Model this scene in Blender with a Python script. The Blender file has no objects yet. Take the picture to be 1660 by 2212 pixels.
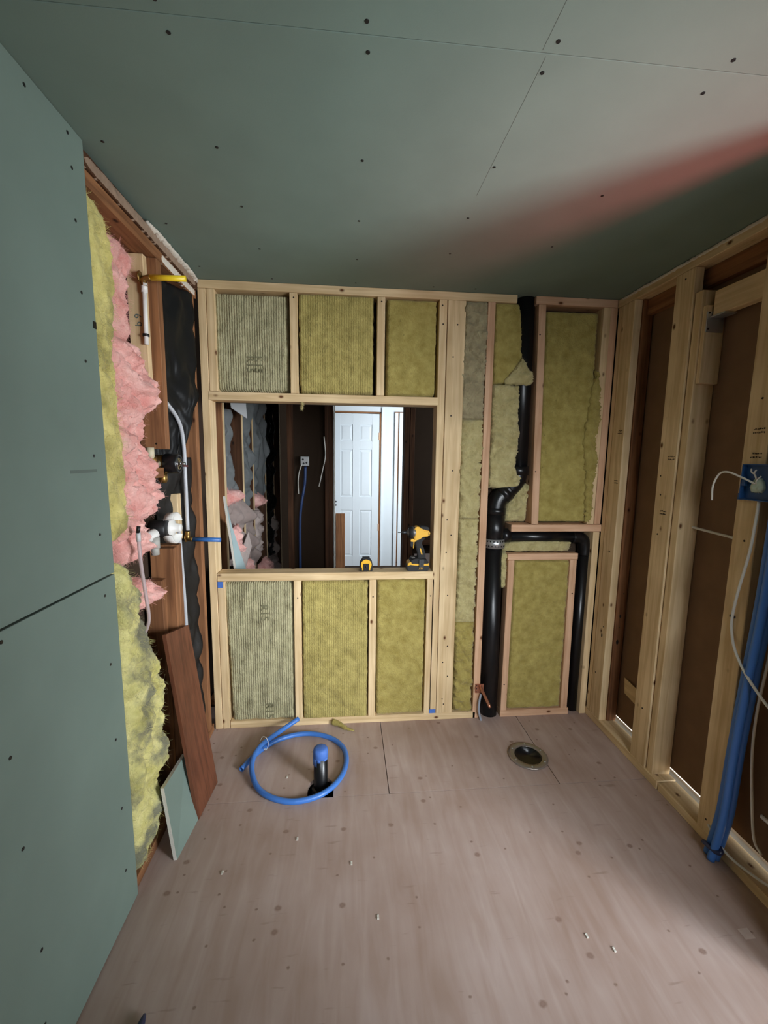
import bpy, bmesh, math, random
from mathutils import Vector, Matrix, noise

random.seed(7)
scene = bpy.context.scene
col = scene.collection

# ------------------------------------------------------------------ camera
cam_data = bpy.data.cameras.new('camera')
cam_data.sensor_fit = 'HORIZONTAL'
cam_data.sensor_width = 36.0
cam_data.lens = 906.3 / 1660 * 36.0          # wide phone lens
cam_data.clip_start = 0.02
cam = bpy.data.objects.new('camera', cam_data)
col.objects.link(cam)
yaw, pitch, roll = 0.0899, 0.1313, 0.0139
fw = Vector((math.sin(yaw) * math.cos(pitch), math.cos(yaw) * math.cos(pitch), -math.sin(pitch)))
rt = Vector((math.cos(yaw), -math.sin(yaw), 0))
up = rt.cross(fw)
rt, up = (math.cos(roll) * rt + math.sin(roll) * up), (-math.sin(roll) * rt + math.cos(roll) * up)
M = Matrix((rt, up, -fw)).transposed().to_4x4()
M.translation = Vector((0, 0, 1.4158))
cam.matrix_world = M
scene.camera = cam

# ------------------------------------------------------------------ world, sun, daylight, exposure
world = bpy.data.worlds.new('world')
scene.world = world
world.use_nodes = True
world.node_tree.nodes['Background'].inputs[0].default_value = (0.62, 0.78, 1.0, 1)
world.node_tree.nodes['Background'].inputs[1].default_value = 0.12

sun_d = bpy.data.lights.new('sun', 'SUN')
sun_d.energy = 6.0
sun_d.color = (1.0, 0.95, 0.88)
sun_d.angle = math.radians(1.5)
sun = bpy.data.objects.new('sun', sun_d)
col.objects.link(sun)
sun.rotation_euler = Vector((-0.03, 0.5, -1.0)).to_track_quat('-Z', 'Y').to_euler()


def area(name, loc, target, sx, sy, power, color):
    d = bpy.data.lights.new(name, 'AREA')
    d.shape = 'RECTANGLE'
    d.size, d.size_y = sx, sy
    d.energy = power
    d.color = color
    o = bpy.data.objects.new(name, d)
    col.objects.link(o)
    o.location = loc
    o.rotation_euler = (Vector(target) - Vector(loc)).to_track_quat('-Z', 'Y').to_euler()
    return o


# sky seen through the side doorway (right wall, just behind the frame), the hall's own window, and the
# small added lamps standing in for bounce off the slab and red sheet
def daylight(name, loc, target, sx, sy, power, spread, color=(0.88, 0.94, 1.0)):
    o = area(name, loc, target, sx, sy, power, color)
    o.data.spread = math.radians(spread)
    return o


daylight('doorway_sky', (3.0, -0.80, 1.15), (-0.3, 1.9, 1.0), 1.4, 1.3, 25, 80)
daylight('doorway_sky_gap', (2.75, -1.15, 1.6), (-0.1, 1.9, 0.7), 0.8, 0.8, 15, 60)
daylight('doorway_sky_side', (2.2, -1.6, 1.2), (0.4, 2.0, 0.9), 1.2, 1.2, 20, 80)
daylight('rear_window_sky', (0.9, -1.5, 1.5), (0.95, 2.1, 1.1), 0.8, 0.8, 2.9, 50)  # added fill lamp for the far wall; the rear wall has no window
daylight('rear_window_sky_high', (0.6, -1.5, 1.9), (0.7, 2.1, 0.3), 0.8, 0.5, 5.0, 50)  # second added rear fill, higher and aimed down
area('hall_window_daylight', (1.25, 4.05, 1.45), (0.15, 5.3, 1.1), 0.9, 1.5, 46, (0.86, 0.94, 1.0))
area('side_room_window_daylight', (1.5, 2.75, 1.5), (-0.7, 3.0, 1.2), 0.5, 1.0, 9, (0.85, 0.93, 1.0))  # added fill for the papers past the opening; no window is built
sl_w = area('sunlit_slab_bounce', (1.80, 0.39, 0.03), (0.5, 1.1, 2.2), 0.18, 0.18, 4.8, (0.86, 0.98, 1.0))  # added lamp in place of sunlight bounced off the slab
sl_r = area('sunlit_red_bounce', (1.62, 0.22, 0.03), (0.95, 1.2, 2.2), 0.16, 0.16, 2.2, (1.0, 0.14, 0.14))  # added red lamp in place of bounce off the ground sheet
sl_w.data.spread = math.radians(55)
sl_r.data.spread = math.radians(40)

vs = scene.view_settings
vs.view_transform = 'Standard'
vs.look = 'None'
vs.exposure = 0.0
vs.gamma = 1.0
vs.use_curve_mapping = False
scene.cycles.use_denoising = True
scene.cycles.max_bounces = 10
scene.cycles.diffuse_bounces = 6

# ------------------------------------------------------------------ helpers
H = 2.2            # ceiling
D = 2.081          # front face of the back wall framing
XL = -0.68         # left wall framing face
XR = 1.34          # right wall framing face


def srgb(r, g, b):
    f = lambda c: (c / 255 / 12.92) if c / 255 <= 0.04045 else ((c / 255 + 0.055) / 1.055) ** 2.4
    return (f(r), f(g), f(b), 1.0)


def tag(o, label=None, cat=None, group=None, kind=None):
    if label: o['label'] = label
    if cat: o['category'] = cat
    if group: o['group'] = group
    if kind: o['kind'] = kind
    return o


def empty(name, loc=(0, 0, 0)):
    o = bpy.data.objects.new(name, None)
    o.empty_display_size = 0.05
    col.objects.link(o)
    o.location = loc
    return o


def link_mesh(name, me, mat, parent=None, loc=(0, 0, 0)):
    o = bpy.data.objects.new(name, me)
    col.objects.link(o)
    if mat is not None and not me.materials:
        me.materials.append(mat)
    off = Vector(loc)
    if parent is not None:
        o.parent = parent
        p = parent
        while p is not None:
            off = off - p.location
            p = p.parent
    o.location = off
    return o


def from_bm(name, bm, mat, parent=None, loc=(0, 0, 0), smooth=False):
    me = bpy.data.meshes.new(name)
    bmesh.ops.recalc_face_normals(bm, faces=bm.faces[:])
    bm.to_mesh(me)
    bm.free()
    if smooth:
        for p in me.polygons: p.use_smooth = True
    return link_mesh(name, me, mat, parent, loc)


def box(name, x0, x1, y0, y1, z0, z1, mat, parent=None, bevel=0.0015, lean=None):
    """Bevelled box; lean=(dx,dy) moves its top sideways."""
    bm = bmesh.new()
    c = Vector(((x0 + x1) / 2, (y0 + y1) / 2, (z0 + z1) / 2))
    bmesh.ops.create_cube(bm, size=1)
    for v in bm.verts:
        v.co = Vector((v.co.x * (x1 - x0), v.co.y * (y1 - y0), v.co.z * (z1 - z0)))
        if lean and v.co.z > 0:
            v.co.x += lean[0]; v.co.y += lean[1]
    if bevel > 0:
        bmesh.ops.bevel(bm, geom=bm.edges[:], offset=bevel, segments=1, affect='EDGES')
    return from_bm(name, bm, mat, parent, c)


def prism(name, outline, axis, d0, d1, mat, parent=None, bevel=0.0, segs=1):
    """Closed 2D outline extruded along axis ('x': outline is (y,z); 'y': (x,z); 'z': (x,y))."""
    bm = bmesh.new()
    n = len(outline)
    cx = sum(p[0] for p in outline) / n; cy = sum(p[1] for p in outline) / n
    dm = (d0 + d1) / 2

    def co(p, d):
        a, b = p[0] - cx, p[1] - cy
        return {'x': (d - dm, a, b), 'y': (a, d - dm, b), 'z': (a, b, d - dm)}[axis]
    v0 = [bm.verts.new(co(p, d0)) for p in outline]
    v1 = [bm.verts.new(co(p, d1)) for p in outline]
    bm.faces.new(v0); bm.faces.new(v1[::-1])
    for i in range(n):
        bm.faces.new((v0[i], v0[(i + 1) % n], v1[(i + 1) % n], v1[i]))
    bmesh.ops.recalc_face_normals(bm, faces=bm.faces[:])
    if bevel > 0:
        bmesh.ops.bevel(bm, geom=bm.edges[:], offset=bevel, segments=segs, affect='EDGES')
    loc = {'x': (dm, cx, cy), 'y': (cx, dm, cy), 'z': (cx, cy, dm)}[axis]
    return from_bm(name, bm, mat, parent, loc)


def catmull(pts, per=8):
    P = [Vector(p) for p in pts]
    out = []
    for i in range(len(P) - 1):
        p0 = P[i - 1] if i else P[0] * 2 - P[1]
        p1, p2 = P[i], P[i + 1]
        p3 = P[i + 2] if i + 2 < len(P) else P[-1] * 2 - P[-2]
        for k in range(per):
            t = k / per
            out.append(0.5 * ((2 * p1) + (-p0 + p2) * t + (2 * p0 - 5 * p1 + 4 * p2 - p3) * t * t + (-p0 + 3 * p1 - 3 * p2 + p3) * t ** 3))
    out.append(P[-1])
    return out


def tube(name, pts, r, mat, parent=None, seg=12, per=8, hollow=0.0, smooth_path=True, rfun=None):
    """Swept tube along points; hollow > 0 leaves the ends open with that wall thickness."""
    path = catmull(pts, per) if smooth_path and len(pts) > 2 else [Vector(p) for p in pts]
    base = path[0].copy()
    bm = bmesh.new()
    t0 = (path[1] - path[0]).normalized()
    n = t0.orthogonal().normalized()

    def sweep(rad_off):
        nonlocal n
        rings = []
        nn = t0.orthogonal().normalized()
        prev = t0
        for i, p in enumerate(path):
            a = path[max(i - 1, 0)]; b = path[min(i + 1, len(path) - 1)]
            t = (b - a).normalized()
            q = prev.rotation_difference(t)
            nn = (q @ nn).normalized()
            prev = t
            bn = t.cross(nn)
            rr = (rfun(i / (len(path) - 1)) if rfun else r) - rad_off
            rings.append([bm.verts.new(p - base + (nn * math.cos(2 * math.pi * k / seg) + bn * math.sin(2 * math.pi * k / seg)) * rr) for k in range(seg)])
        for i in range(len(rings) - 1):
            for k in range(seg):
                bm.faces.new((rings[i][k], rings[i][(k + 1) % seg], rings[i + 1][(k + 1) % seg], rings[i + 1][k]))
        return rings
    outer = sweep(0)
    if hollow > 0:
        inner = sweep(hollow)
        for e in (0, -1):
            for k in range(seg):
                bm.faces.new((outer[e][k], outer[e][(k + 1) % seg], inner[e][(k + 1) % seg], inner[e][k]))
    else:
        bm.faces.new(outer[0]); bm.faces.new(outer[-1])
    return from_bm(name, bm, mat, parent, base, smooth=True)


def lathe(name, profile, mat, parent=None, loc=(0, 0, 0), axis='z', seg=32, smooth=True, a0=0.0, a1=2 * math.pi):
    """Profile of (radius, height) turned about an axis."""
    bm = bmesh.new()
    full = abs(a1 - a0 - 2 * math.pi) < 1e-6
    m = seg if full else seg + 1
    rings = []
    for r, h in profile:
        ring = []
        for k in range(m):
            a = a0 + (a1 - a0) * k / seg
            c, s = r * math.cos(a), r * math.sin(a)
            co = {'z': (c, s, h), 'x': (h, c, s), 'y': (c, h, s)}[axis]
            ring.append(bm.verts.new(co))
        rings.append(ring)
    for i in range(len(rings) - 1):
        for k in range(seg):
            k2 = (k + 1) % m
            bm.faces.new((rings[i][k], rings[i][k2], rings[i + 1][k2], rings[i + 1][k]))
    if full:
        if profile[0][0] > 1e-6: bm.faces.new(rings[0])
        if profile[-1][0] > 1e-6: bm.faces.new(rings[-1])
    bmesh.ops.remove_doubles(bm, verts=bm.verts[:], dist=1e-6)
    return from_bm(name, bm, mat, parent, loc, smooth=smooth)


def interp_rows(rows, z):
    rs = sorted(rows)
    if z <= rs[0][0]: return rs[0][1:]
    if z >= rs[-1][0]: return rs[-1][1:]
    for a, b in zip(rs, rs[1:]):
        if a[0] <= z <= b[0]:
            t = (z - a[0]) / max(b[0] - a[0], 1e-6)
            return tuple(a[i] + (b[i] - a[i]) * t for i in range(1, len(a)))


def fluff(name, rows, normal, base, depth, mat, parent=None, amp=0.01, freq=14.0, seed=0, res=0.008,
          power=4, jit=0.004, billow=True, fine=0.002, depth_fun=None):
    """A soft slab: rows of (z, a0, a1); a runs along y (normal 'x+','x-') or x (normal 'y-').
    base is the coordinate of its back, depth how far it stands out."""
    zs = [r[0] for r in rows]
    z0, z1 = min(zs), max(zs)
    nv = max(6, int((z1 - z0) / res))
    wid = max(r[2] - r[1] for r in rows)
    nu = max(6, int(wid / res))
    sgn = 1 if normal[1] == '+' else -1
    bm = bmesh.new()
    cz = (z0 + z1) / 2
    grid = []
    off = Vector((seed * 3.17, seed * 1.31, seed * 7.7))
    a_mid = sum(r[1] + r[2] for r in rows) / len(rows) / 2
    for j in range(nv + 1):
        v = j / nv
        z = z0 + (z1 - z0) * v
        a0, a1 = interp_rows(rows, z)[:2]
        a0 += jit * noise.noise(Vector((z * 60, seed, 0)) + off) + 0.5 * jit * noise.noise(Vector((z * 170, seed, 3)))
        a1 += jit * noise.noise(Vector((z * 60, seed, 9)) + off) + jit * noise.noise(Vector((z * 170, seed, 5)))
        ev = max(0.0, 1 - abs(2 * v - 1) ** (power * max(1.0, (z1 - z0) / wid))) ** 0.5
        row = []
        for i in range(nu + 1):
            u = i / nu
            a = a0 + (a1 - a0) * u
            eu = max(0.0, 1 - abs(2 * u - 1) ** power) ** 0.5
            p = Vector((a, z, seed * 2.0))
            if billow:
                n = abs(noise.noise(p * freq + off)) * 1.3 + 0.55 * abs(noise.noise(p * freq * 2.3 + off)) + 0.30 * abs(noise.noise(p * freq * 5 + off)) + 0.16 * abs(noise.noise(p * freq * 11 + off)) - 0.5
            else:
                n = noise.noise(p * freq + off) + 0.5 * noise.noise(p * freq * 2.7 + off)
            dd = depth_fun(a, z) if depth_fun else depth
            e = eu * ev
            d = e * (dd + amp * n + fine * noise.noise(p * 120 + off))
            zz = z + (jit * 1.5 * noise.noise(Vector((a * 60, seed, 1))) if j in (0, nv) else 0)
            w = sgn * d
            co = (w, a - a_mid, zz - cz) if normal[0] == 'x' else (a - a_mid, w, zz - cz)
            row.append(bm.verts.new(co))
        grid.append(row)
    for j in range(nv):
        for i in range(nu):
            bm.faces.new((grid[j][i], grid[j][i + 1], grid[j + 1][i + 1], grid[j + 1][i]))
    # flat back, slightly behind, so the slab has thickness
    edge = [grid[0][i] for i in range(nu + 1)] + [grid[j][nu] for j in range(1, nv + 1)] + [grid[nv][i] for i in range(nu - 1, -1, -1)] + [grid[j][0] for j in range(nv - 1, 0, -1)]
    th = -sgn * 0.012
    back = []
    for vtx in edge:
        c = vtx.co.copy()
        if normal[0] == 'x': c.x += th
        else: c.y += th
        back.append(bm.verts.new(c))
    m = len(edge)
    for k in range(m):
        bm.faces.new((edge[k], edge[(k + 1) % m], back[(k + 1) % m], back[k]))
    bm.faces.new(back)
    loc = (base, a_mid, cz) if normal[0] == 'x' else (a_mid, base, cz)
    o = from_bm(name, bm, mat, parent, loc, smooth=True)
    return o


def text_mesh(name, s, size, mat, parent, loc, rot, extrude=0.0004):
    cu = bpy.data.curves.new(name, 'FONT')
    cu.body = s
    cu.size = size
    cu.extrude = extrude
    cu.align_x = 'CENTER'; cu.align_y = 'CENTER'
    tmp = bpy.data.objects.new(name + '_tmp', cu)
    col.objects.link(tmp)
    dg = bpy.context.evaluated_depsgraph_get()
    me = bpy.data.meshes.new_from_object(tmp.evaluated_get(dg))
    bpy.data.objects.remove(tmp)
    bpy.data.curves.remove(cu)
    me.materials.clear()
    o = link_mesh(name, me, mat, parent, loc)
    o.rotation_euler = rot
    return o


# ------------------------------------------------------------------ materials
def new_mat(name):
    m = bpy.data.materials.new(name)
    m.use_nodes = True
    nt = m.node_tree
    b = nt.nodes['Principled BSDF']
    return m, nt, b


def plain(name, rgb, rough=0.5, metal=0.0, spec=0.5, trans=0.0, bump=0.0, bscale=60, vary=0.0):
    m, nt, b = new_mat(name)
    c = srgb(*rgb)
    b.inputs['Base Color'].default_value = c
    b.inputs['Roughness'].default_value = rough
    b.inputs['Metallic'].default_value = metal
    b.inputs['Specular IOR Level'].default_value = spec
    b.inputs['Transmission Weight'].default_value = trans
    if bump > 0 or vary > 0:
        tc = nt.nodes.new('ShaderNodeTexCoord')
        nz = nt.nodes.new('ShaderNodeTexNoise'); nz.inputs['Scale'].default_value = bscale; nz.inputs['Detail'].default_value = 4
        nt.links.new(tc.outputs['Object'], nz.inputs['Vector'])
        if bump > 0:
            bp = nt.nodes.new('ShaderNodeBump'); bp.inputs['Strength'].default_value = bump; bp.inputs['Distance'].default_value = 0.01
            nt.links.new(nz.outputs['Fac'], bp.inputs['Height']); nt.links.new(bp.outputs[0], b.inputs['Normal'])
        if vary > 0:
            mx = nt.nodes.new('ShaderNodeMix'); mx.data_type = 'RGBA'
            mx.inputs['A'].default_value = tuple(x * (1 - vary) for x in c[:3]) + (1,)
            mx.inputs['B'].default_value = tuple(min(1, x * (1 + vary)) for x in c[:3]) + (1,)
            nt.links.new(nz.outputs['Fac'], mx.inputs['Factor']); nt.links.new(mx.outputs['Result'], b.inputs['Base Color'])
    return m


def ramp(nt, stops):
    r = nt.nodes.new('ShaderNodeValToRGB')
    els = r.color_ramp.elements
    while len(els) < len(stops): els.new(0.5)
    for e, (p, c) in zip(els, stops):
        e.position = p; e.color = c
    return r


def mixc(nt, fac, a, b, mode='MIX'):
    mx = nt.nodes.new('ShaderNodeMix'); mx.data_type = 'RGBA'; mx.blend_type = mode
    for sock, val in (('Factor', fac), ('A', a), ('B', b)):
        s = [i for i in mx.inputs if i.name == sock and (i.type == ('VALUE' if sock == 'Factor' else 'RGBA'))][0]
        if hasattr(val, 'is_linked') or isinstance(val, bpy.types.NodeSocket): nt.links.new(val, s)
        else: s.default_value = val
    return [o for o in mx.outputs if o.type == 'RGBA'][0]


def wood(name, light, dark, axis, knot=(96, 58, 30), rough=0.75, knots=True, grain=1.0):
    """Lumber with grain running along one axis and small knots."""
    m, nt, b = new_mat(name)
    N = nt.nodes.new; L = nt.links.new
    tc = N('ShaderNodeTexCoord'); oi = N('ShaderNodeObjectInfo')
    mul = N('ShaderNodeVectorMath'); mul.operation = 'SCALE'; mul.inputs[0].default_value = (13.1, 7.7, 9.3)
    L(oi.outputs['Random'], mul.inputs['Scale'])
    add = N('ShaderNodeVectorMath'); L(tc.outputs['Object'], add.inputs[0]); L(mul.outputs[0], add.inputs[1])
    mp = N('ShaderNodeMapping')
    mp.inputs['Scale'].default_value = {'x': (0.05, 1, 1), 'y': (1, 0.05, 1), 'z': (1, 1, 0.05)}[axis]
    L(add.outputs[0], mp.inputs['Vector'])
    nz = N('ShaderNodeTexNoise'); nz.inputs['Scale'].default_value = 55; nz.inputs['Detail'].default_value = 3; nz.inputs['Distortion'].default_value = 0.6
    L(mp.outputs[0], nz.inputs['Vector'])
    nb = N('ShaderNodeTexNoise'); nb.inputs['Scale'].default_value = 5; nb.inputs['Detail'].default_value = 2
    L(add.outputs[0], nb.inputs['Vector'])
    r1 = ramp(nt, [(0.35, srgb(*dark)), (0.62, srgb(*light))])
    L(nz.outputs['Fac'], r1.inputs[0])
    r2 = ramp(nt, [(0.3, (0.84, 0.80, 0.74, 1)), (0.7, (1.06, 1.04, 1.0, 1))])
    L(nb.outputs['Fac'], r2.inputs[0])
    c = mixc(nt, 1.0, r1.outputs[0], r2.outputs[0], 'MULTIPLY')
    if knots:
        mk = N('ShaderNodeMapping')
        mk.inputs['Scale'].default_value = {'x': (0.6, 1, 1), 'y': (1, 0.6, 1), 'z': (1, 1, 0.6)}[axis]
        L(add.outputs[0], mk.inputs['Vector'])
        vo = N('ShaderNodeTexVoronoi'); vo.inputs['Scale'].default_value = 13
        L(mk.outputs[0], vo.inputs['Vector'])
        rk = ramp(nt, [(0.05, (1, 1, 1, 1)), (0.085, (0.45, 0.45, 0.45, 1)), (0.13, (0, 0, 0, 1))])
        L(vo.outputs['Distance'], rk.inputs[0])
        c = mixc(nt, rk.outputs[0], c, srgb(*knot))
    L(c, b.inputs['Base Color'])
    b.inputs['Roughness'].default_value = rough
    b.inputs['Specular IOR Level'].default_value = 0.25
    bp = N('ShaderNodeBump'); bp.inputs['Strength'].default_value = 0.15 * grain; bp.inputs['Distance'].default_value = 0.003
    L(nz.outputs['Fac'], bp.inputs['Height']); L(bp.outputs[0], b.inputs['Normal'])
    return m


NEW = {a: wood('spruce_' + a, (228, 204, 164), (208, 180, 138), a) for a in 'xyz'}
PINKW = {a: wood('fir_' + a, (218, 180, 150), (200, 158, 126), a) for a in 'xyz'}
OLD = {a: wood('old_fir_' + a, (154, 108, 74), (118, 80, 54), a, knot=(60, 30, 15)) for a in 'xyz'}
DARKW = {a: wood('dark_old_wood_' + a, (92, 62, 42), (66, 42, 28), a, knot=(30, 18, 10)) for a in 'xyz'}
PLANK = wood('stained_plank', (118, 74, 54), (94, 58, 42), 'z', knots=False, rough=0.55)


def lumber(name, x0, x1, y0, y1, z0, z1, parent, kind=NEW, lean=None, bevel=0.002):
    s = {'x': x1 - x0, 'y': y1 - y0, 'z': z1 - z0}
    a = max(s, key=s.get)
    return box(name, x0, x1, y0, y1, z0, z1, kind[a], parent, bevel, lean)


def board_mat(name, rgb, mott=0.06, rough=0.85, scale=4):
    m, nt, b = new_mat(name)
    N = nt.nodes.new; L = nt.links.new
    tc = N('ShaderNodeTexCoord')
    n1 = N('ShaderNodeTexNoise'); n1.inputs['Scale'].default_value = scale; n1.inputs['Detail'].default_value = 5
    L(tc.outputs['Object'], n1.inputs['Vector'])
    c = srgb(*rgb)
    r = ramp(nt, [(0.3, tuple(x * (1 - mott) for x in c[:3]) + (1,)), (0.7, tuple(x * (1 + mott) for x in c[:3]) + (1,))])
    L(n1.outputs['Fac'], r.inputs[0]); L(r.outputs[0], b.inputs['Base Color'])
    n2 = N('ShaderNodeTexNoise'); n2.inputs['Scale'].default_value = 300
    L(tc.outputs['Object'], n2.inputs['Vector'])
    bp = N('ShaderNodeBump'); bp.inputs['Strength'].default_value = 0.06; bp.inputs['Distance'].default_value = 0.002
    L(n2.outputs['Fac'], bp.inputs['Height']); L(bp.outputs[0], b.inputs['Normal'])
    b.inputs['Roughness'].default_value = rough
    b.inputs['Specular IOR Level'].default_value = 0.3
    return m


GREEN = board_mat('green_drywall_paper', (120, 137, 128))
GYPSUM = plain('gypsum_core', (214, 210, 200), 0.9, bump=0.3, bscale=200)
WHITEP = board_mat('white_paint', (226, 232, 236), 0.02, 0.55)
FIBRE = board_mat('brown_fibreboard', (126, 98, 74), 0.08, 0.9, 10)
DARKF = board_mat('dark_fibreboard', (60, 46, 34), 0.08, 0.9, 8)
CONC = board_mat('pale_concrete', (206, 200, 192), 0.06, 0.9, 6)
REDM = board_mat('red_ground_cover', (190, 40, 36), 0.1, 0.95, 20)
SOIL = board_mat('dark_ground', (78, 74, 66), 0.15, 0.95, 8)


def plywood_mat():
    m, nt, b = new_mat('plywood_subfloor')
    N = nt.nodes.new; L = nt.links.new
    tc = N('ShaderNodeTexCoord'); geo = N('ShaderNodeNewGeometry')
    mp = N('ShaderNodeMapping'); mp.inputs['Scale'].default_value = (1, 0.14, 1)
    L(geo.outputs['Position'], mp.inputs['Vector'])
    n1 = N('ShaderNodeTexNoise'); n1.inputs['Scale'].default_value = 26; n1.inputs['Detail'].default_value = 5; n1.inputs['Distortion'].default_value = 0.8
    L(mp.outputs[0], n1.inputs['Vector'])
    n2 = N('ShaderNodeTexNoise'); n2.inputs['Scale'].default_value = 3.2; n2.inputs['Detail'].default_value = 4
    L(geo.outputs['Position'], n2.inputs['Vector'])
    r1 = ramp(nt, [(0.3, srgb(170, 148, 137)), (0.52, srgb(177, 157, 148)), (0.75, srgb(184, 166, 158))])
    L(n1.outputs['Fac'], r1.inputs[0])
    r2 = ramp(nt, [(0.32, (0.86, 0.80, 0.76, 1)), (0.68, (1.05, 1.05, 1.06, 1))])
    L(n2.outputs['Fac'], r2.inputs[0])
    c = mixc(nt, 1.0, r1.outputs[0], r2.outputs[0], 'MULTIPLY')
    # knots
    nd = N('ShaderNodeTexNoise'); nd.inputs['Scale'].default_value = 60
    L(geo.outputs['Position'], nd.inputs['Vector'])
    sc = N('ShaderNodeVectorMath'); sc.operation = 'SCALE'; sc.inputs['Scale'].default_value = 0.006
    L(nd.outputs['Color'], sc.inputs[0])
    ad = N('ShaderNodeVectorMath'); L(geo.outputs['Position'], ad.inputs[0]); L(sc.outputs[0], ad.inputs[1])
    m2 = N('ShaderNodeMapping'); m2.inputs['Scale'].default_value = (0.8, 1, 1)
    L(ad.outputs[0], m2.inputs['Vector'])
    for scale, p0, p1, dk in ((7.0, 0.035, 0.075, (132, 106, 94)), (10, 0.02, 0.05, (122, 98, 86))):
        vo = N('ShaderNodeTexVoronoi'); vo.inputs['Scale'].default_value = scale; vo.voronoi_dimensions = '2D'
        L(m2.outputs[0], vo.inputs['Vector'])
        wn = N('ShaderNodeSeparateColor'); L(vo.outputs['Color'], wn.inputs[0])
        gt = N('ShaderNodeMath'); gt.operation = 'GREATER_THAN'; gt.inputs[1].default_value = 0.62
        L(wn.outputs[0], gt.inputs[0])
        rk = ramp(nt, [(p0 * .5, (0.75, 0.75, 0.75, 1)), (p0, (0.85, 0.85, 0.85, 1)), (p1, (0, 0, 0, 1))])
        L(vo.outputs['Distance'], rk.inputs[0])
        mm = N('ShaderNodeMath'); mm.operation = 'MULTIPLY'
        L(rk.outputs[0], mm.inputs[0]); L(gt.outputs[0], mm.inputs[1])
        c = mixc(nt, mm.outputs[0], c, srgb(*dk))
    # scuffs running across the sheet
    m3 = N('ShaderNodeMapping'); m3.inputs['Scale'].default_value = (0.22, 1.6, 1)
    L(geo.outputs['Position'], m3.inputs['Vector'])
    n3 = N('ShaderNodeTexNoise'); n3.inputs['Scale'].default_value = 34; n3.inputs['Detail'].default_value = 6
    L(m3.outputs[0], n3.inputs['Vector'])
    r3 = ramp(nt, [(0.66, (0, 0, 0, 1)), (0.74, (0.45, 0.45, 0.45, 1))])
    L(n3.outputs['Fac'], r3.inputs[0])
    c = mixc(nt, r3.outputs[0], c, srgb(128, 104, 92))
    L(c, b.inputs['Base Color'])
    b.inputs['Roughness'].default_value = 0.62
    b.inputs['Specular IOR Level'].default_value = 0.35
    bp = N('ShaderNodeBump'); bp.inputs['Strength'].default_value = 0.12; bp.inputs['Distance'].default_value = 0.003
    L(n1.outputs['Fac'], bp.inputs['Height']); L(bp.outputs[0], b.inputs['Normal'])
    return m


PLY = plywood_mat()


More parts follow.
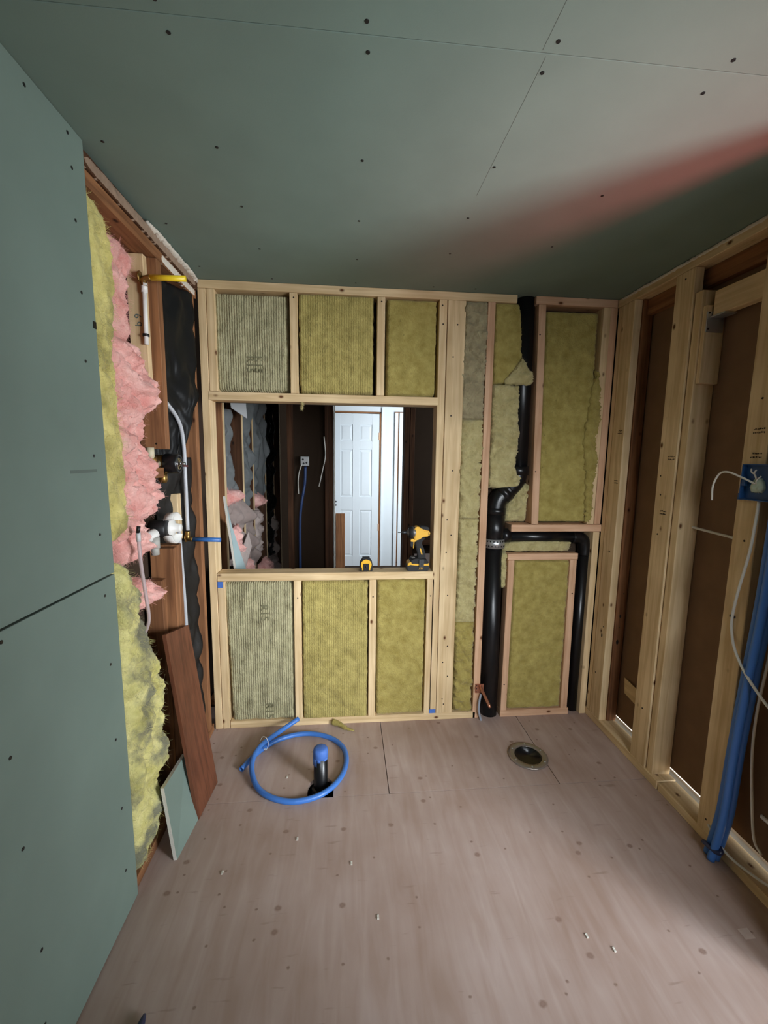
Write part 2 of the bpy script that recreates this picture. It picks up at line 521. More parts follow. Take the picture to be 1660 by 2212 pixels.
def wool_mat(name, a, bcol, ribs=0.0, dark=(70, 66, 40), scale=22, dust=None):
    """Mineral or glass wool: mottled fibre colour, small dark flecks, optional pressed ribs."""
    m, nt, b = new_mat(name)
    N = nt.nodes.new; L = nt.links.new
    tc = N('ShaderNodeTexCoord'); oi = N('ShaderNodeObjectInfo')
    mul = N('ShaderNodeVectorMath'); mul.operation = 'SCALE'; mul.inputs[0].default_value = (3.1, 5.7, 4.3)
    L(oi.outputs['Random'], mul.inputs['Scale'])
    add = N('ShaderNodeVectorMath'); L(tc.outputs['Object'], add.inputs[0]); L(mul.outputs[0], add.inputs[1])
    n1 = N('ShaderNodeTexNoise'); n1.inputs['Scale'].default_value = scale; n1.inputs['Detail'].default_value = 6; n1.inputs['Roughness'].default_value = 0.65
    L(add.outputs[0], n1.inputs['Vector'])
    r1 = ramp(nt, [(0.3, srgb(*a)), (0.7, srgb(*bcol))])
    L(n1.outputs['Fac'], r1.inputs[0])
    c = r1.outputs[0]
    n2 = N('ShaderNodeTexNoise'); n2.inputs['Scale'].default_value = 30; n2.inputs['Detail'].default_value = 8; n2.inputs['Roughness'].default_value = 0.75
    L(add.outputs[0], n2.inputs['Vector'])
    r2 = ramp(nt, [(0.62, (0, 0, 0, 1)), (0.72, (0.7, 0.7, 0.7, 1))])
    L(n2.outputs['Fac'], r2.inputs[0])
    c = mixc(nt, r2.outputs[0], c, srgb(*dark))
    if dust is not None:
        nd = N('ShaderNodeTexNoise'); nd.inputs['Scale'].default_value = 7; nd.inputs['Detail'].default_value = 5; nd.inputs['Roughness'].default_value = 0.6
        L(add.outputs[0], nd.inputs['Vector'])
        rd = ramp(nt, [(0.47, (0, 0, 0, 1)), (0.62, (0.9, 0.9, 0.9, 1))])
        L(nd.outputs['Fac'], rd.inputs[0])
        c = mixc(nt, rd.outputs[0], c, srgb(*dust))
    h = n1.outputs['Fac']
    n3 = N('ShaderNodeTexNoise'); n3.inputs['Scale'].default_value = 160; n3.inputs['Detail'].default_value = 3
    L(add.outputs[0], n3.inputs['Vector'])
    hm = N('ShaderNodeMath'); hm.operation = 'MULTIPLY_ADD'; hm.inputs[1].default_value = 0.8
    L(n3.outputs['Fac'], hm.inputs[0]); L(h, hm.inputs[2])
    hh = hm.outputs[0]
    if ribs > 0:
        wv = N('ShaderNodeTexWave'); wv.inputs['Scale'].default_value = 28; wv.inputs['Distortion'].default_value = 0.6; wv.inputs['Detail'].default_value = 2
        wv.inputs['Detail Scale'].default_value = 3
        L(tc.outputs['Object'], wv.inputs['Vector'])
        h2 = N('ShaderNodeMath'); h2.operation = 'MULTIPLY_ADD'; h2.inputs[1].default_value = ribs
        L(wv.outputs['Fac'], h2.inputs[0]); L(hh, h2.inputs[2])
        hh = h2.outputs[0]
        r4 = ramp(nt, [(0.2, (0.88, 0.88, 0.86, 1)), (0.8, (1.05, 1.05, 1.04, 1))])
        L(wv.outputs['Fac'], r4.inputs[0])
        c = mixc(nt, min(1.0, ribs), c, mixc(nt, 1.0, c, r4.outputs[0], 'MULTIPLY'))
    L(c, b.inputs['Base Color'])
    b.inputs['Roughness'].default_value = 1.0
    b.inputs['Specular IOR Level'].default_value = 0.05
    b.inputs['Sheen Weight'].default_value = 0.15
    bp = N('ShaderNodeBump'); bp.inputs['Strength'].default_value = 0.8; bp.inputs['Distance'].default_value = 0.007
    L(hh, bp.inputs['Height']); L(bp.outputs[0], b.inputs['Normal'])
    return m


WOOL_RIB = wool_mat('mineral_wool_ribbed', (150, 144, 110), (186, 178, 142), ribs=0.45)
WOOL_MID = wool_mat('mineral_wool_faint_ribs', (150, 136, 78), (186, 170, 104), ribs=0.22)
WOOL = wool_mat('mineral_wool', (146, 130, 68), (182, 166, 98))
WOOL_CUT = wool_mat('mineral_wool_torn', (170, 156, 106), (198, 186, 136), dark=(84, 74, 44))
WOOL_GREY = wool_mat('mineral_wool_greyish', (142, 130, 102), (176, 164, 128), dark=(70, 62, 44))
PINK = wool_mat('pink_glass_wool', (216, 140, 130), (246, 200, 190), dark=(190, 100, 94), scale=13)
YELLOW = wool_mat('yellow_glass_wool', (200, 186, 108), (236, 224, 150), dark=(110, 106, 60), scale=12, dust=(160, 150, 92))
YELLOW_D = wool_mat('dusty_yellow_glass_wool', (178, 170, 94), (240, 232, 164), dark=(86, 84, 62), scale=9, dust=(112, 112, 98))
ABS = plain('black_abs', (16, 16, 18), 0.32, bump=0.02, bscale=40)
BLACKP = plain('black_plastic', (18, 18, 19), 0.45)
RUBBER = plain('black_rubber', (26, 26, 27), 0.7)
SHEETB = plain('black_poly_sheet', (40, 40, 40), 0.30, bump=0.25, bscale=14)
PAPERG = plain('grey_building_paper', (140, 144, 144), 0.6, bump=0.4, bscale=18, vary=0.25)
KRAFT = plain('pinkish_kraft_paper', (196, 178, 170), 0.8, bump=0.3, bscale=30, vary=0.2)
BLUE = plain('blue_pex', (64, 118, 196), 0.38)
BLUETAPE = plain('blue_tape', (70, 112, 190), 0.65, bump=0.2, bscale=80)
CLEAR = plain('clear_pex', (206, 208, 212), 0.3, trans=0.25)
CLEARP = plain('hazy_pex', (232, 214, 214), 0.3, trans=0.5)
WHITEPL = plain('white_plastic', (228, 226, 220), 0.4)
YPEX = plain('yellow_stub', (236, 204, 40), 0.4)
BSTUB = plain('blue_stub', (52, 104, 170), 0.4)
BRASS = plain('brass', (150, 118, 66), 0.35, metal=0.9)
CHROME = plain('chrome', (205, 208, 212), 0.16, metal=1.0)
COPPER = plain('copper', (206, 140, 112), 0.3, metal=0.85)
GALV = plain('galvanised_steel', (188, 190, 190), 0.38, metal=0.8)
STEELD = plain('dark_steel', (70, 72, 74), 0.4, metal=0.7)
TOOLY = plain('tool_yellow', (236, 180, 40), 0.45)
TOOLG = plain('tool_grey', (112, 108, 104), 0.4, metal=0.4)
CABLE = plain('white_cable', (220, 216, 206), 0.5)
BOXB = plain('blue_outlet_box', (36, 78, 130), 0.45)
SCREWM = plain('screw_black', (24, 24, 24), 0.5)
NAVY = plain('navy_plastic', (34, 44, 78), 0.35)
INK = plain('stamp_ink', (116, 112, 84), 0.9)
INKD = plain('dark_ink', (64, 50, 36), 0.9)
PENCIL = plain('pencil', (98, 110, 103), 0.9)
VOID = plain('dark_void', (20, 17, 14), 0.95)
PLASTER = plain('torn_plaster', (216, 206, 192), 0.95, bump=0.6, bscale=60, vary=0.12)
WIPE = plain('plastic_tag', (206, 206, 206), 0.5)
BEIGE = plain('cpvc_beige', (206, 196, 166), 0.45)

# a screw head shared by all boards
_bm = bmesh.new()
bmesh.ops.create_cone(_bm, cap_ends=True, segments=10, radius1=0.0046, radius2=0.0040, depth=0.0016)
SCREW_ME = bpy.data.meshes.new('screw')
_bm.to_mesh(SCREW_ME); _bm.free(); SCREW_ME.materials.append(SCREWM)
_bm = bmesh.new()
bmesh.ops.create_cone(_bm, cap_ends=True, segments=8, radius1=0.0042, radius2=0.0034, depth=0.0016)
NAIL_ME = bpy.data.meshes.new('nail_head')
_bm.to_mesh(NAIL_ME); _bm.free(); NAIL_ME.materials.append(plain('nail', (52, 40, 30), 0.5, metal=0.5))
ROT = {'x+': (0, math.pi / 2, 0), 'x-': (0, -math.pi / 2, 0), 'y-': (math.pi / 2, 0, 0), 'z-': (math.pi, 0, 0), 'z+': (0, 0, 0)}


def heads(name, me, parent, pts, facing):
    for p in pts:
        o = link_mesh(name, me, None, parent, p)
        o.rotation_euler = ROT[facing]

# ================================================================== THE SETTING
# ---- floor: plywood sheets over a dark crawl space
floor = empty('floor', (0.3, 0.5, 0))
tag(floor, 'pinkish tan plywood subfloor of several butted sheets with knots', 'floor', kind='structure')
G = 0.0016
T = 0.018


def arc(cx, cy, r, a0, a1, n):
    return [(cx + r * math.cos(math.radians(a0 + (a1 - a0) * k / n)), cy + r * math.sin(math.radians(a0 + (a1 - a0) * k / n))) for k in range(n + 1)]


prism('plywood_sheet', [(-0.80, -1.6), (1.45, -1.6), (1.45, 1.597 - G), (-0.80, 1.597 - G)], 'z', -T, 0, PLY, floor)
notch = [(-0.163, 1.597 + G), (-0.163, 1.655)] + arc(-0.108, 1.655, 0.055, 180, 0, 10)[1:] + [(-0.053, 1.597 + G)]
prism('plywood_sheet', [(-0.80, 1.597 + G)] + notch + [(0.183 - G, 1.597 + G), (0.183 - G, 2.28), (-0.80, 2.28)], 'z', -T, 0, PLY, floor)
prism('plywood_sheet', [(0.183 + G, 1.597 + G), (0.937 - G, 1.597 + G), (0.937 - G, 1.712), (0.815, 1.712), (0.815, 1.83), (0.937 - G, 1.83), (0.937 - G, 2.28), (0.183 + G, 2.28)], 'z', -T, 0, PLY, floor)
prism('plywood_sheet', [(0.937 + G, 1.597 + G), (1.45, 1.597 + G), (1.45, 2.28), (0.937 + G, 2.28)], 'z', -T, 0, PLY, floor)
prism('plywood_sheet', [(-0.80, 2.28 + G), (1.60, 2.28 + G), (1.60, 5.6), (-0.80, 5.6)], 'z', -T, 0, DARKF, floor)
box('crawl_space_bottom', -0.85, 1.5, -1.6, 2.4, -0.32, -0.28, VOID, floor, 0)
for k, y in enumerate((-0.9, -0.4, 0.1, 0.6, 1.1, 1.53, 1.95)):
    lumber('joist', -0.80, 1.45, y, y + 0.038, -0.24, -T - 0.001, floor, OLD)
# small patches, chips and a pasted label on the plywood
box('paper_scrap', 1.192, 1.225, 0.975, 1.003, 0.0, 0.0006, KRAFT, floor, 0)
for (x, y) in ((-0.18, 1.41), (0.02, 1.30), (-0.42, 1.30), (0.72, 1.02), (-0.26, 1.72), (0.78, 0.98), (0.10, 1.12)):
    box('wood_chip', x - 0.003, x + 0.003, y - 0.006, y + 0.006, 0, 0.003, GYPSUM, floor, 0)

# ---- ceiling: green drywall sheets with screws
ceiling = empty('ceiling', (0.3, 0.5, H))
tag(ceiling, 'green moisture resistant drywall ceiling with dark screw heads', 'ceiling', kind='structure')
SC = 0.8985
sheet_c = box('drywall_sheet', -0.69, 1.36, SC + 0.0004, 2.175, H, H + 0.0127, GREEN, ceiling, 0.0012)
sheet_d = box('drywall_sheet', -0.69, 1.36, SC - 1.22, SC - 0.0004, H, H + 0.0127, GREEN, ceiling, 0.0012)
box('drywall_sheet', -0.69, 1.36, -1.62, SC - 1.223, H, H + 0.0127, GREEN, ceiling, 0.0012)
heads('screw', SCREW_ME, sheet_c, [(x, y, H - 0.0004) for x, ys in ((-0.335, (0.932, 1.229, 1.489, 1.767)), (0.04, (0.932, 1.237, 1.529, 1.807)), (0.398, (0.939, 1.223, 1.471, 1.717)), (0.762, (0.949, 1.309, 1.62))) for y in ys]
      + [(-0.62, y, H - 0.0004) for y in (1.24, 1.62, 1.95)] + [(x, 2.04, H - 0.0004) for x in (-0.335, 0.04, 0.40, 0.60)], 'z-')
heads('screw', SCREW_ME, sheet_d, [(x, y, H - 0.0004) for x in (-0.335, 0.035, 0.398, 0.758) for y in (0.873, 0.60, 0.30)], 'z-')
box('pencil_line', 0.3887, 0.3895, 0.905, 1.35, H - 0.0004, H + 0.0004, PENCIL, sheet_c, 0)
box('pencil_line', 0.3762, 0.3770, 0.72, 0.892, H - 0.0004, H + 0.0004, PENCIL, sheet_d, 0)
box('ceiling_deck', -0.80, 1.45, -1.66, 2.19, H + 0.045, H + 0.07, VOID, ceiling, 0)
box('ceiling_deck', -0.80, 1.62, 2.191, 5.6, H + 0.045, H + 0.07, VOID, ceiling, 0)

# ---- left wall: drywall on the near part, open framing beyond
wl = empty('wall_left', (XL, 0.5, 0))
tag(wl, 'left wall, green drywall sheets giving way to open old framing', 'wall', kind='structure')
YE = 1.243
XD = -0.668
s_lo = prism('drywall_sheet', [(-1.6, 0.006), (YE + 0.003, 0.006), (YE, 1.0688), (-1.6, 1.0688)], 'x', XL, XD, GREEN, wl, 0.001)
s_up = prism('drywall_sheet', [(-1.6, 1.0742), (YE, 1.0742), (YE - 0.004, 2.1985), (-1.6, 2.1985)], 'x', XL, XD, GREEN, wl, 0.001)
heads('screw', SCREW_ME, s_lo, [(XD, y, z) for (y, z) in ((1.188, 1.022), (0.837, 1.048), (1.19, 0.819), (1.187, 0.588), (1.191, 0.362), (1.188, 0.155), (0.834, 0.598), (0.828, 0.809), (0.853, 0.327), (0.84, 0.15), (0.48, 0.8), (0.48, 0.5))], 'x+')
heads('screw', SCREW_ME, s_up, [(XD, y, z) for (y, z) in ((1.041, 2.17), (1.178, 2.175), (1.185, 2.102), (1.184, 1.983), (1.186, 1.816), (1.181, 1.648), (1.186, 1.407), (1.186, 1.195), (0.835, 1.30), (0.835, 1.55), (0.835, 1.80), (0.835, 2.05))], 'x+')
box('paper_stain', XD - 0.0004, XD + 0.0003, 1.085, 1.195, 1.364, 1.372, PENCIL, s_up, 0)
box('paper_tear', XD - 0.001, XD + 0.002, 1.226, 1.2385, 1.742, 1.760, BLACKP, s_up, 0)
# framing behind and beyond the drywall
BK = -0.772
lumber('stud', BK, XL, 1.206, 1.2445, 0.04, 2.11, wl, OLD)
lumber('stud', BK, XL, 0.82, 0.858, 0.04, 2.11, wl, OLD)
lumber('stud', BK, XL, 0.44, 0.478, 0.04, 2.11, wl, OLD)
lumber('bottom_plate', BK, XL, -1.6, 2.075, 0.0, 0.038, wl, OLD)
tp = lumber('top_plate', BK, XL, -1.6, 2.075, 2.110, 2.148, wl, OLD)
lumber('top_plate', BK, XL + 0.006, 1.10, 2.08, 2.149, 2.187, wl, wood and {a: DARKW[a] for a in 'xyz'})
# torn plaster left on the upper plate
fluff('plaster_scrap', [(2.150, 1.25, 2.06), (2.165, 1.24, 2.07), (2.186, 1.25, 2.07)], 'x+', XL + 0.004, 0.005, plain('dusty_plaster', (150, 126, 106), 0.95, bump=0.7, bscale=50, vary=0.35), wl, amp=0.004, freq=40, seed=3, res=0.006, jit=0.004)
fluff('plaster_scrap', [(2.178, 1.62, 2.075), (2.186, 1.60, 2.076), (2.194, 1.60, 2.074)], 'x+', XL + 0.010, 0.012, PLASTER, wl, amp=0.006, freq=50, seed=4, res=0.005, jit=0.006)
fluff('plaster_scrap', [(2.112, 1.72, 2.06), (2.125, 1.70, 2.07), (2.146, 1.72, 2.07)], 'x+', XL - 0.002, 0.004, PLASTER, wl, amp=0.003, freq=60, seed=5, res=0.006, jit=0.004)
st_a = lumber('stud', BK, XL, 1.670, 1.708, 1.432, 2.109, wl, OLD)
heads('nail_head', NAIL_ME, st_a, [(-0.715, 1.6695, 1.452)], 'y-')
lumber('stud', BK, XL, 1.690, 1.727, 0.038, 1.045, wl, OLD)
lumber('stud', BK, XL, 1.729, 1.766, 0.038, 1.050, wl, OLD)
lumber('stud', BK, XL - 0.028, 1.634, 1.672, 0.038, 0.93, wl, OLD)
lumber('stud', BK, XL, 2.004, 2.042, 0.038, 2.109, wl, OLD)
lumber('blocking', BK, -0.712, 1.640, 1.668, 1.62, 2.108, wl, NEW)
lumber('blocking', BK, -0.722, 1.86, 1.898, 1.045, 1.245, wl, NEW)
lumber('blocking', BK, -0.70, 1.47, 1.689, 1.325, 1.363, wl, OLD)
box('sheathing_panel', -0.80, -0.785, -1.62, 5.6, -0.02, 2.25, DARKF, wl, 0)
# hand written mark on the pale blocking
text_mesh('pencil_mark', 'b 9', 0.034, PENCIL, wl, (-0.738, 1.6392, 1.885), (math.pi / 2, -math.pi / 2, 0))

# ---- back wall: framing with the pass-through opening
wb = empty('wall_back', (0.3, D, 0))
tag(wb, 'far wall of open pale studs with a square pass-through opening', 'wall', kind='structure')
Y0, Y1 = D, D + 0.089
lumber('top_plate', -0.676, 0.822, Y0, Y1, 2.162, 2.199, wb)
lumber('top_plate', 0.917, 1.337, Y0, Y1, 2.162, 2.199, wb, PINKW)
lumber('bottom_plate', -0.600, 0.705, Y0, Y1, 0.0, 0.038, wb)
lumber('bottom_plate', 0.846, 1.238, Y0, Y1, 0.0, 0.038, wb, PINKW)
lumber('stud', -0.676, -0.640, Y0, Y1, 0.0, 2.161, wb)
lumber('stud', -0.638, -0.602, Y0, Y1, 0.0, 0.789, wb, NEW)
lumber('stud', -0.638, -0.602, Y0, Y1, 1.709, 2.161, wb, NEW)
hd = lumber('header', -0.645, 0.446, Y0 - 0.002, Y1, 1.668, 1.707, wb)
sl = lumber('sill_plate', -0.638, 0.448, Y0 - 0.002, Y1, 0.790, 0.830, wb)
for x, z0, z1, k in ((-0.266, 1.708, 2.161, NEW), (0.143, 1.708, 2.161, NEW), (-0.266, 0.038, 0.789, NEW), (0.117, 0.038, 0.789, NEW), (0.418, 0.038, 0.789, NEW)):
    s = lumber('cripple_stud', x, x + 0.037, Y0, Y1, z0, z1, wb, k)
    heads('nail_head', NAIL_ME, s, [(x + 0.02, Y0 - 0.0004, z1 - 0.022 if z0 > 1 else z1 - 0.09)], 'y-')
s = lumber('stud', 0.447, 0.484, Y0, Y1, 0.038, 2.161, wb, NEW, lean=(-0.006, 0))
heads('nail_head', NAIL_ME, s, [(0.455, Y0 - 0.0004, 2.135), (0.46, Y0 - 0.0004, 2.05)], 'y-')
s = lumber('stud', 0.486, 0.574, Y0, Y0 + 0.038, 0.038, 2.161, wb, NEW, lean=(-0.004, 0))
heads('nail_head', NAIL_ME, s, [(0.51 + 0.05 * random.random(), Y0 - 0.0004, z) for z in (0.09, 0.12, 0.25, 0.33, 0.42, 0.7, 0.93, 1.02, 1.1, 1.35, 1.62, 1.9, 2.05)], 'y-')
box('tape_mark', 0.448, 0.482, Y0 - 0.0008, Y0 + 0.001, 0.040, 0.062, BLUETAPE, s, 0)
box('tape_mark', -0.636, -0.612, Y0 - 0.0032, Y0 - 0.0008, 0.758, 0.789, BLUETAPE, wb, 0)
lumber('stud', 0.690, 0.727, Y0, Y1, 0.0, 2.161, wb, PINKW, lean=(-0.012, 0))
s = lumber('stud', 0.960, 0.997, Y0, Y1, 1.077, 2.161, wb, PINKW, lean=(-0.028, 0))
heads('nail_head', NAIL_ME, s, [(0.945, Y0 - 0.0004, 2.02), (0.965, Y0 - 0.0004, 1.35)], 'y-')
lumber('blocking', 0.852, 1.352, Y0 - 0.002, Y1, 1.038, 1.075, wb, PINKW)
lumber('blocking', 0.843, 1.228, Y0, Y0 + 0.04, 0.886, 0.921, wb, PINKW)
s = lumber('stud', 0.847, 0.880, Y0, Y0 + 0.06, 0.038, 0.885, wb, PINKW)
heads('nail_head', NAIL_ME, s, [(0.86, Y0 - 0.0004, 0.19)], 'y-')
s = lumber('stud', 1.192, 1.229, Y0, Y0 + 0.06, 0.038, 0.885, wb, PINKW, lean=(-0.006, 0))
heads('nail_head', NAIL_ME, s, [(1.21, Y0 - 0.0004, 0.70)], 'y-')
lumber('stud', 1.303, 1.338, Y0, Y1, 0.0, 1.036, wb, NEW)
lumber('stud', 1.262, 1.300, Y0, Y1, 1.077, 2.161, wb, NEW, lean=(0.004, 0))
lumber('stud', 1.302, 1.338, Y0, Y1, 1.077, 2.161, wb, PINKW)
# hall-side skin behind the plumbing bay and behind the batts
box('backing_panel', 0.60, 1.44, Y1 + 0.002, Y1 + 0.014, 0.0, 2.19, DARKF, wb, 0)
box('backing_panel', -0.68, 0.448, Y1 + 0.002, Y1 + 0.014, 1.668, 2.19, DARKF, wb, 0)
box('backing_panel', -0.68, 0.448, Y1 + 0.002, Y1 + 0.014, 0.0, 0.79, DARKF, wb, 0)

# ---- right wall: flat studs on a plate, brown fibreboard skin with a daylight gap below
wr = empty('wall_right', (XR, 1.0, 0))
tag(wr, 'right wall of open pale studs backed by brown fibreboard', 'wall', kind='structure')
lumber('top_plate', XR, XR + 0.089, 0.90, 2.17, 2.160, 2.199, wr)
fluff('plaster_scrap', [(2.186, 1.25, 2.05), (2.195, 1.22, 2.06), (2.199, 1.22, 2.06)], 'x-', XR + 0.001, 0.006, PLASTER, wr, amp=0.006, freq=30, seed=12, res=0.006, jit=0.004)
lumber('bottom_plate', XR, XR + 0.089, 1.535, 2.17, 0.0, 0.040, wr)
lumber('bottom_plate', XR + 0.003, XR + 0.089, 0.885, 1.532, 0.0, 0.036, wr)


def stamp(parent, plane, a, z, w=0.03, seed=0):
    """A smudged grade stamp: rows of short ink dashes."""
    rr = random.Random(seed)
    bm = bmesh.new()
    for row in range(2):
        x = -w / 2
        while x < w / 2:
            l = rr.uniform(0.002, 0.006)
            zz = -row * 0.012 + rr.uniform(-0.001, 0.001)
            hgt = rr.uniform(0.003, 0.006)
            vs_ = [bm.verts.new((0, x, zz)), bm.verts.new((0, x + l, zz)), bm.verts.new((0, x + l, zz + hgt)), bm.verts.new((0, x, zz + hgt))]
            bm.faces.new(vs_)
            x += l + rr.uniform(0.0008, 0.002)
    o = from_bm('grade_stamp', bm, INKD, parent, (plane, a, z))
    tag(o, kind='stuff')
    return o


s1 = lumber('stud', XR, XR + 0.038, 1.957, 2.045, 0.040, 2.159, wr)
lumber('stud', XR + 0.002, XR + 0.089, 2.047, 2.08, 0.040, 2.159, wr)
lumber('stud', XR + 0.040, XR + 0.090, 1.950, 1.988, 0.040, 2.159, wr, OLD)
s2 = lumber('stud', XR, XR + 0.038, 1.614, 1.710, 0.040, 2.159, wr)
s2k = lumber('stud', XR + 0.006, XR + 0.092, 1.574, 1.609, 0.037, 2.06, wr)
s3 = lumber('stud', XR, XR + 0.038, 1.242, 1.326, 0.037, 2.159, wr)
lumber('stud', XR + 0.004, XR + 0.089, 1.00, 1.038, 0.037, 2.159, wr)
stamp(s1, XR - 0.0005, 1.985, 1.555, seed=1); stamp(s1, XR - 0.0005, 1.985, 1.31, seed=2)
stamp(s2, XR - 0.0005, 1.640, 1.43, 0.035, seed=3); stamp(s2, XR - 0.0005, 1.655, 1.20, 0.035, seed=4)
stamp(s3, XR - 0.0005, 1.275, 1.52, 0.035, seed=5); stamp(s3, XR - 0.0005, 1.275, 1.44, 0.035, seed=6)
heads('nail_head', NAIL_ME, s1, [(XR - 0.0004, y, z) for y, z in ((1.99, 0.95), (1.985, 0.55), (2.02, 0.28))], 'x-')
heads('nail_head', NAIL_ME, s2, [(XR - 0.0004, y, z) for y, z in ((1.68, 1.27), (1.69, 1.35), (1.675, 1.10), (1.66, 0.3), (1.66, 2.13))], 'x-')
heads('nail_head', NAIL_ME, s3, [(XR - 0.0004, y, z) for y, z in ((1.28, 1.15), (1.29, 0.85), (1.28, 1.62), (1.29, 0.09))], 'x-')
# knot holes
for (y, z, w, h) in ((1.993, 0.50, 0.010, 0.022),):
    lathe('knot_hole', [(0.0, 0.0006), (h / 2, 0.0006), (h / 2, 0.0)], BLACKP, s1, (XR - 0.0008, y, z), 'x', 12, False).scale = (1, 0.45, 1)
for (x, z, w) in ((XR + 0.062, 0.62, 0.018), (XR + 0.070, 0.74, 0.008), (XR + 0.058, 0.48, 0.026), (XR + 0.062, 0.56, 0.006)):
    lathe('knot_hole', [(0.0, 0.0), (w / 2, 0.0), (w / 2, 0.001)], BLACKP, wr, (x, 1.9492, z), 'y', 12, False).scale = (0.5, 1, 1)
box('sheathing_panel', 1.434, 1.446, 1.30, 2.19, 0.068, 2.19, FIBRE, wr, 0)
box('sheathing_panel', 1.434, 1.446, 0.84, 1.296, 0.062, 2.19, FIBRE, wr, 0)
lumber('nailer', 1.40, 1.433, 0.98, 2.1, 2.09, 2.158, wr, OLD)
# doorway just outside the frame: header over it, then solid wall to the rear
lumber('header', XR, XR + 0.089, -0.30, 0.83, 1.96, 2.199, wr)
lumber('door_jamb', 1.225, XR + 0.089, 0.835, 0.88, 0.0, 2.199, wr)  # unseen post added to keep doorway light off the tubes and floor
box('sheathing_panel', XR, XR + 0.10, -1.62, -0.30, 0.0, 2.2, FIBRE, wr, 0)
box('sheathing_panel', 1.434, 1.446, -0.30, 0.84, 1.96, 2.25, FIBRE, wr, 0)
wrear = box('wall_rear', -0.80, 1.45, -1.66, -1.62, 0.0, 2.25, GREEN, None, 0)
tag(wrear, 'plain drywall wall behind the viewer', 'wall', kind='structure')

# ---- ground outside the doorway
ground = box('ground', 1.452, 6.0, -4.0, 2.19, -0.06, -0.012, SOIL, None, 0)
tag(ground, 'dark bare ground outside the doorway', 'ground', kind='structure')
slab = box('concrete_slab', 1.50, 3.3, 0.35, 2.19, -0.012, 0.0, CONC, None, 0)
tag(slab, 'pale concrete slab in sunlight beyond the right wall', 'slab', kind='structure')
mat_o = box('red_ground_mat', 1.50, 2.9, -0.75, 0.30, -0.012, 0.0, REDM, None, 0)
tag(mat_o, 'red ground sheet outside the doorway', 'mat', kind='structure')

# ---- hall beyond the opening
wh = empty('wall_hall', (0, 3.3, 0))
tag(wh, 'dark unfinished partition beyond the opening with a bright doorway gap', 'wall', kind='structure')
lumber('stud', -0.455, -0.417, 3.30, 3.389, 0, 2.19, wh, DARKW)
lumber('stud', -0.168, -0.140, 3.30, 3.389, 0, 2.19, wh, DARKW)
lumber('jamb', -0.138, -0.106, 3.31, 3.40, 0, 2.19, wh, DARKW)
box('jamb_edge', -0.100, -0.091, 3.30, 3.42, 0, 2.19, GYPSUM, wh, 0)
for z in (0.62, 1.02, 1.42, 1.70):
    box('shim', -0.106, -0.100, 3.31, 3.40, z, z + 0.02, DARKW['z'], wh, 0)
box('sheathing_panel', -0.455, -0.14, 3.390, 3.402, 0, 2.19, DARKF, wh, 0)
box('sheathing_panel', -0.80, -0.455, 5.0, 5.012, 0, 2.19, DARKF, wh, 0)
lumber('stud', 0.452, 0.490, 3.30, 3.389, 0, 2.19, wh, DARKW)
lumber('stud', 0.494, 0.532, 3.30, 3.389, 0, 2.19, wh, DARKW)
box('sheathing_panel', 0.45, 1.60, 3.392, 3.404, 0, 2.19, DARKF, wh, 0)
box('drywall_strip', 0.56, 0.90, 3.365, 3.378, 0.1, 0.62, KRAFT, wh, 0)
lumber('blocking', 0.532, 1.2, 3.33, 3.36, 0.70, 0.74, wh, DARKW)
box('side_panel', 1.60, 1.62, 2.19, 5.6, 0, 2.25, DARKF, wh, 0)
box('side_panel', 1.43, 1.62, 2.192, 2.205, 0, 2.25, DARKF, wh, 0)
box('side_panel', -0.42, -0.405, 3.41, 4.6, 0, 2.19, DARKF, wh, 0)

# door wall
wd = empty('wall_door', (0, 5.3, 0))
tag(wd, 'bright white painted wall around the panelled door in the far hall', 'wall', kind='structure')
box('wall_panel', -0.80, -0.18, 5.33, 5.42, 0, 2.25, WHITEP, wd, 0)
box('wall_panel', 0.426, 1.60, 5.33, 5.42, 0, 2.25, WHITEP, wd, 0)
box('wall_panel', -0.18, 0.426, 5.33, 5.42, 1.962, 2.25, WHITEP, wd, 0)
box('jamb', -0.182, -0.166, 5.318, 5.43, 0, 1.962, OLD['z'], wd, 0)
box('jamb', 0.411, 0.428, 5.318, 5.43, 0, 1.962, OLD['z'], wd, 0)
box('jamb', -0.182, 0.428, 5.318, 5.43, 1.946, 1.964, OLD['x'], wd, 0)
box('casing', 0.432, 0.452, 5.312, 5.33, 0, 2.02, WHITEP, wd, 0.002)
box('casing', 0.600, 0.640, 5.300, 5.33, 0, 1.96, WHITEP, wd, 0.003)
box('casing', 0.655, 0.80, 5.292, 5.33, 0, 1.96, WHITEP, wd, 0.003)
box('reveal_line', 0.6405, 0.655, 5.310, 5.329, 0, 1.95, OLD['z'], wd, 0)
box('reveal_line', 0.60, 0.80, 5.306, 5.3315, 1.961, 1.968, OLD['x'], wd, 0)
for z in (1.62, 0.43):
    box('hinge', 0.715, 0.735, 5.286, 5.292, z, z + 0.09, STEELD if z < 1 else BRASS, wd, 0.001)

door = empty('door_1', (0.124, 5.3, 0.004))
tag(door, 'white six-panel door standing in the bright hall beyond the opening', 'door', kind='structure')
DX0, DX1, DZ1 = -0.160, 0.405, 1.938
box('slab', DX0, DX1, 5.312, 5.34, 0.006, DZ1, WHITEP, door, 0.001)
xs = [(-0.076, 0.075), (0.163, 0.315)]
zs_ = [(0.147, 0.736), (0.907, 1.496), (1.606, 1.803)]
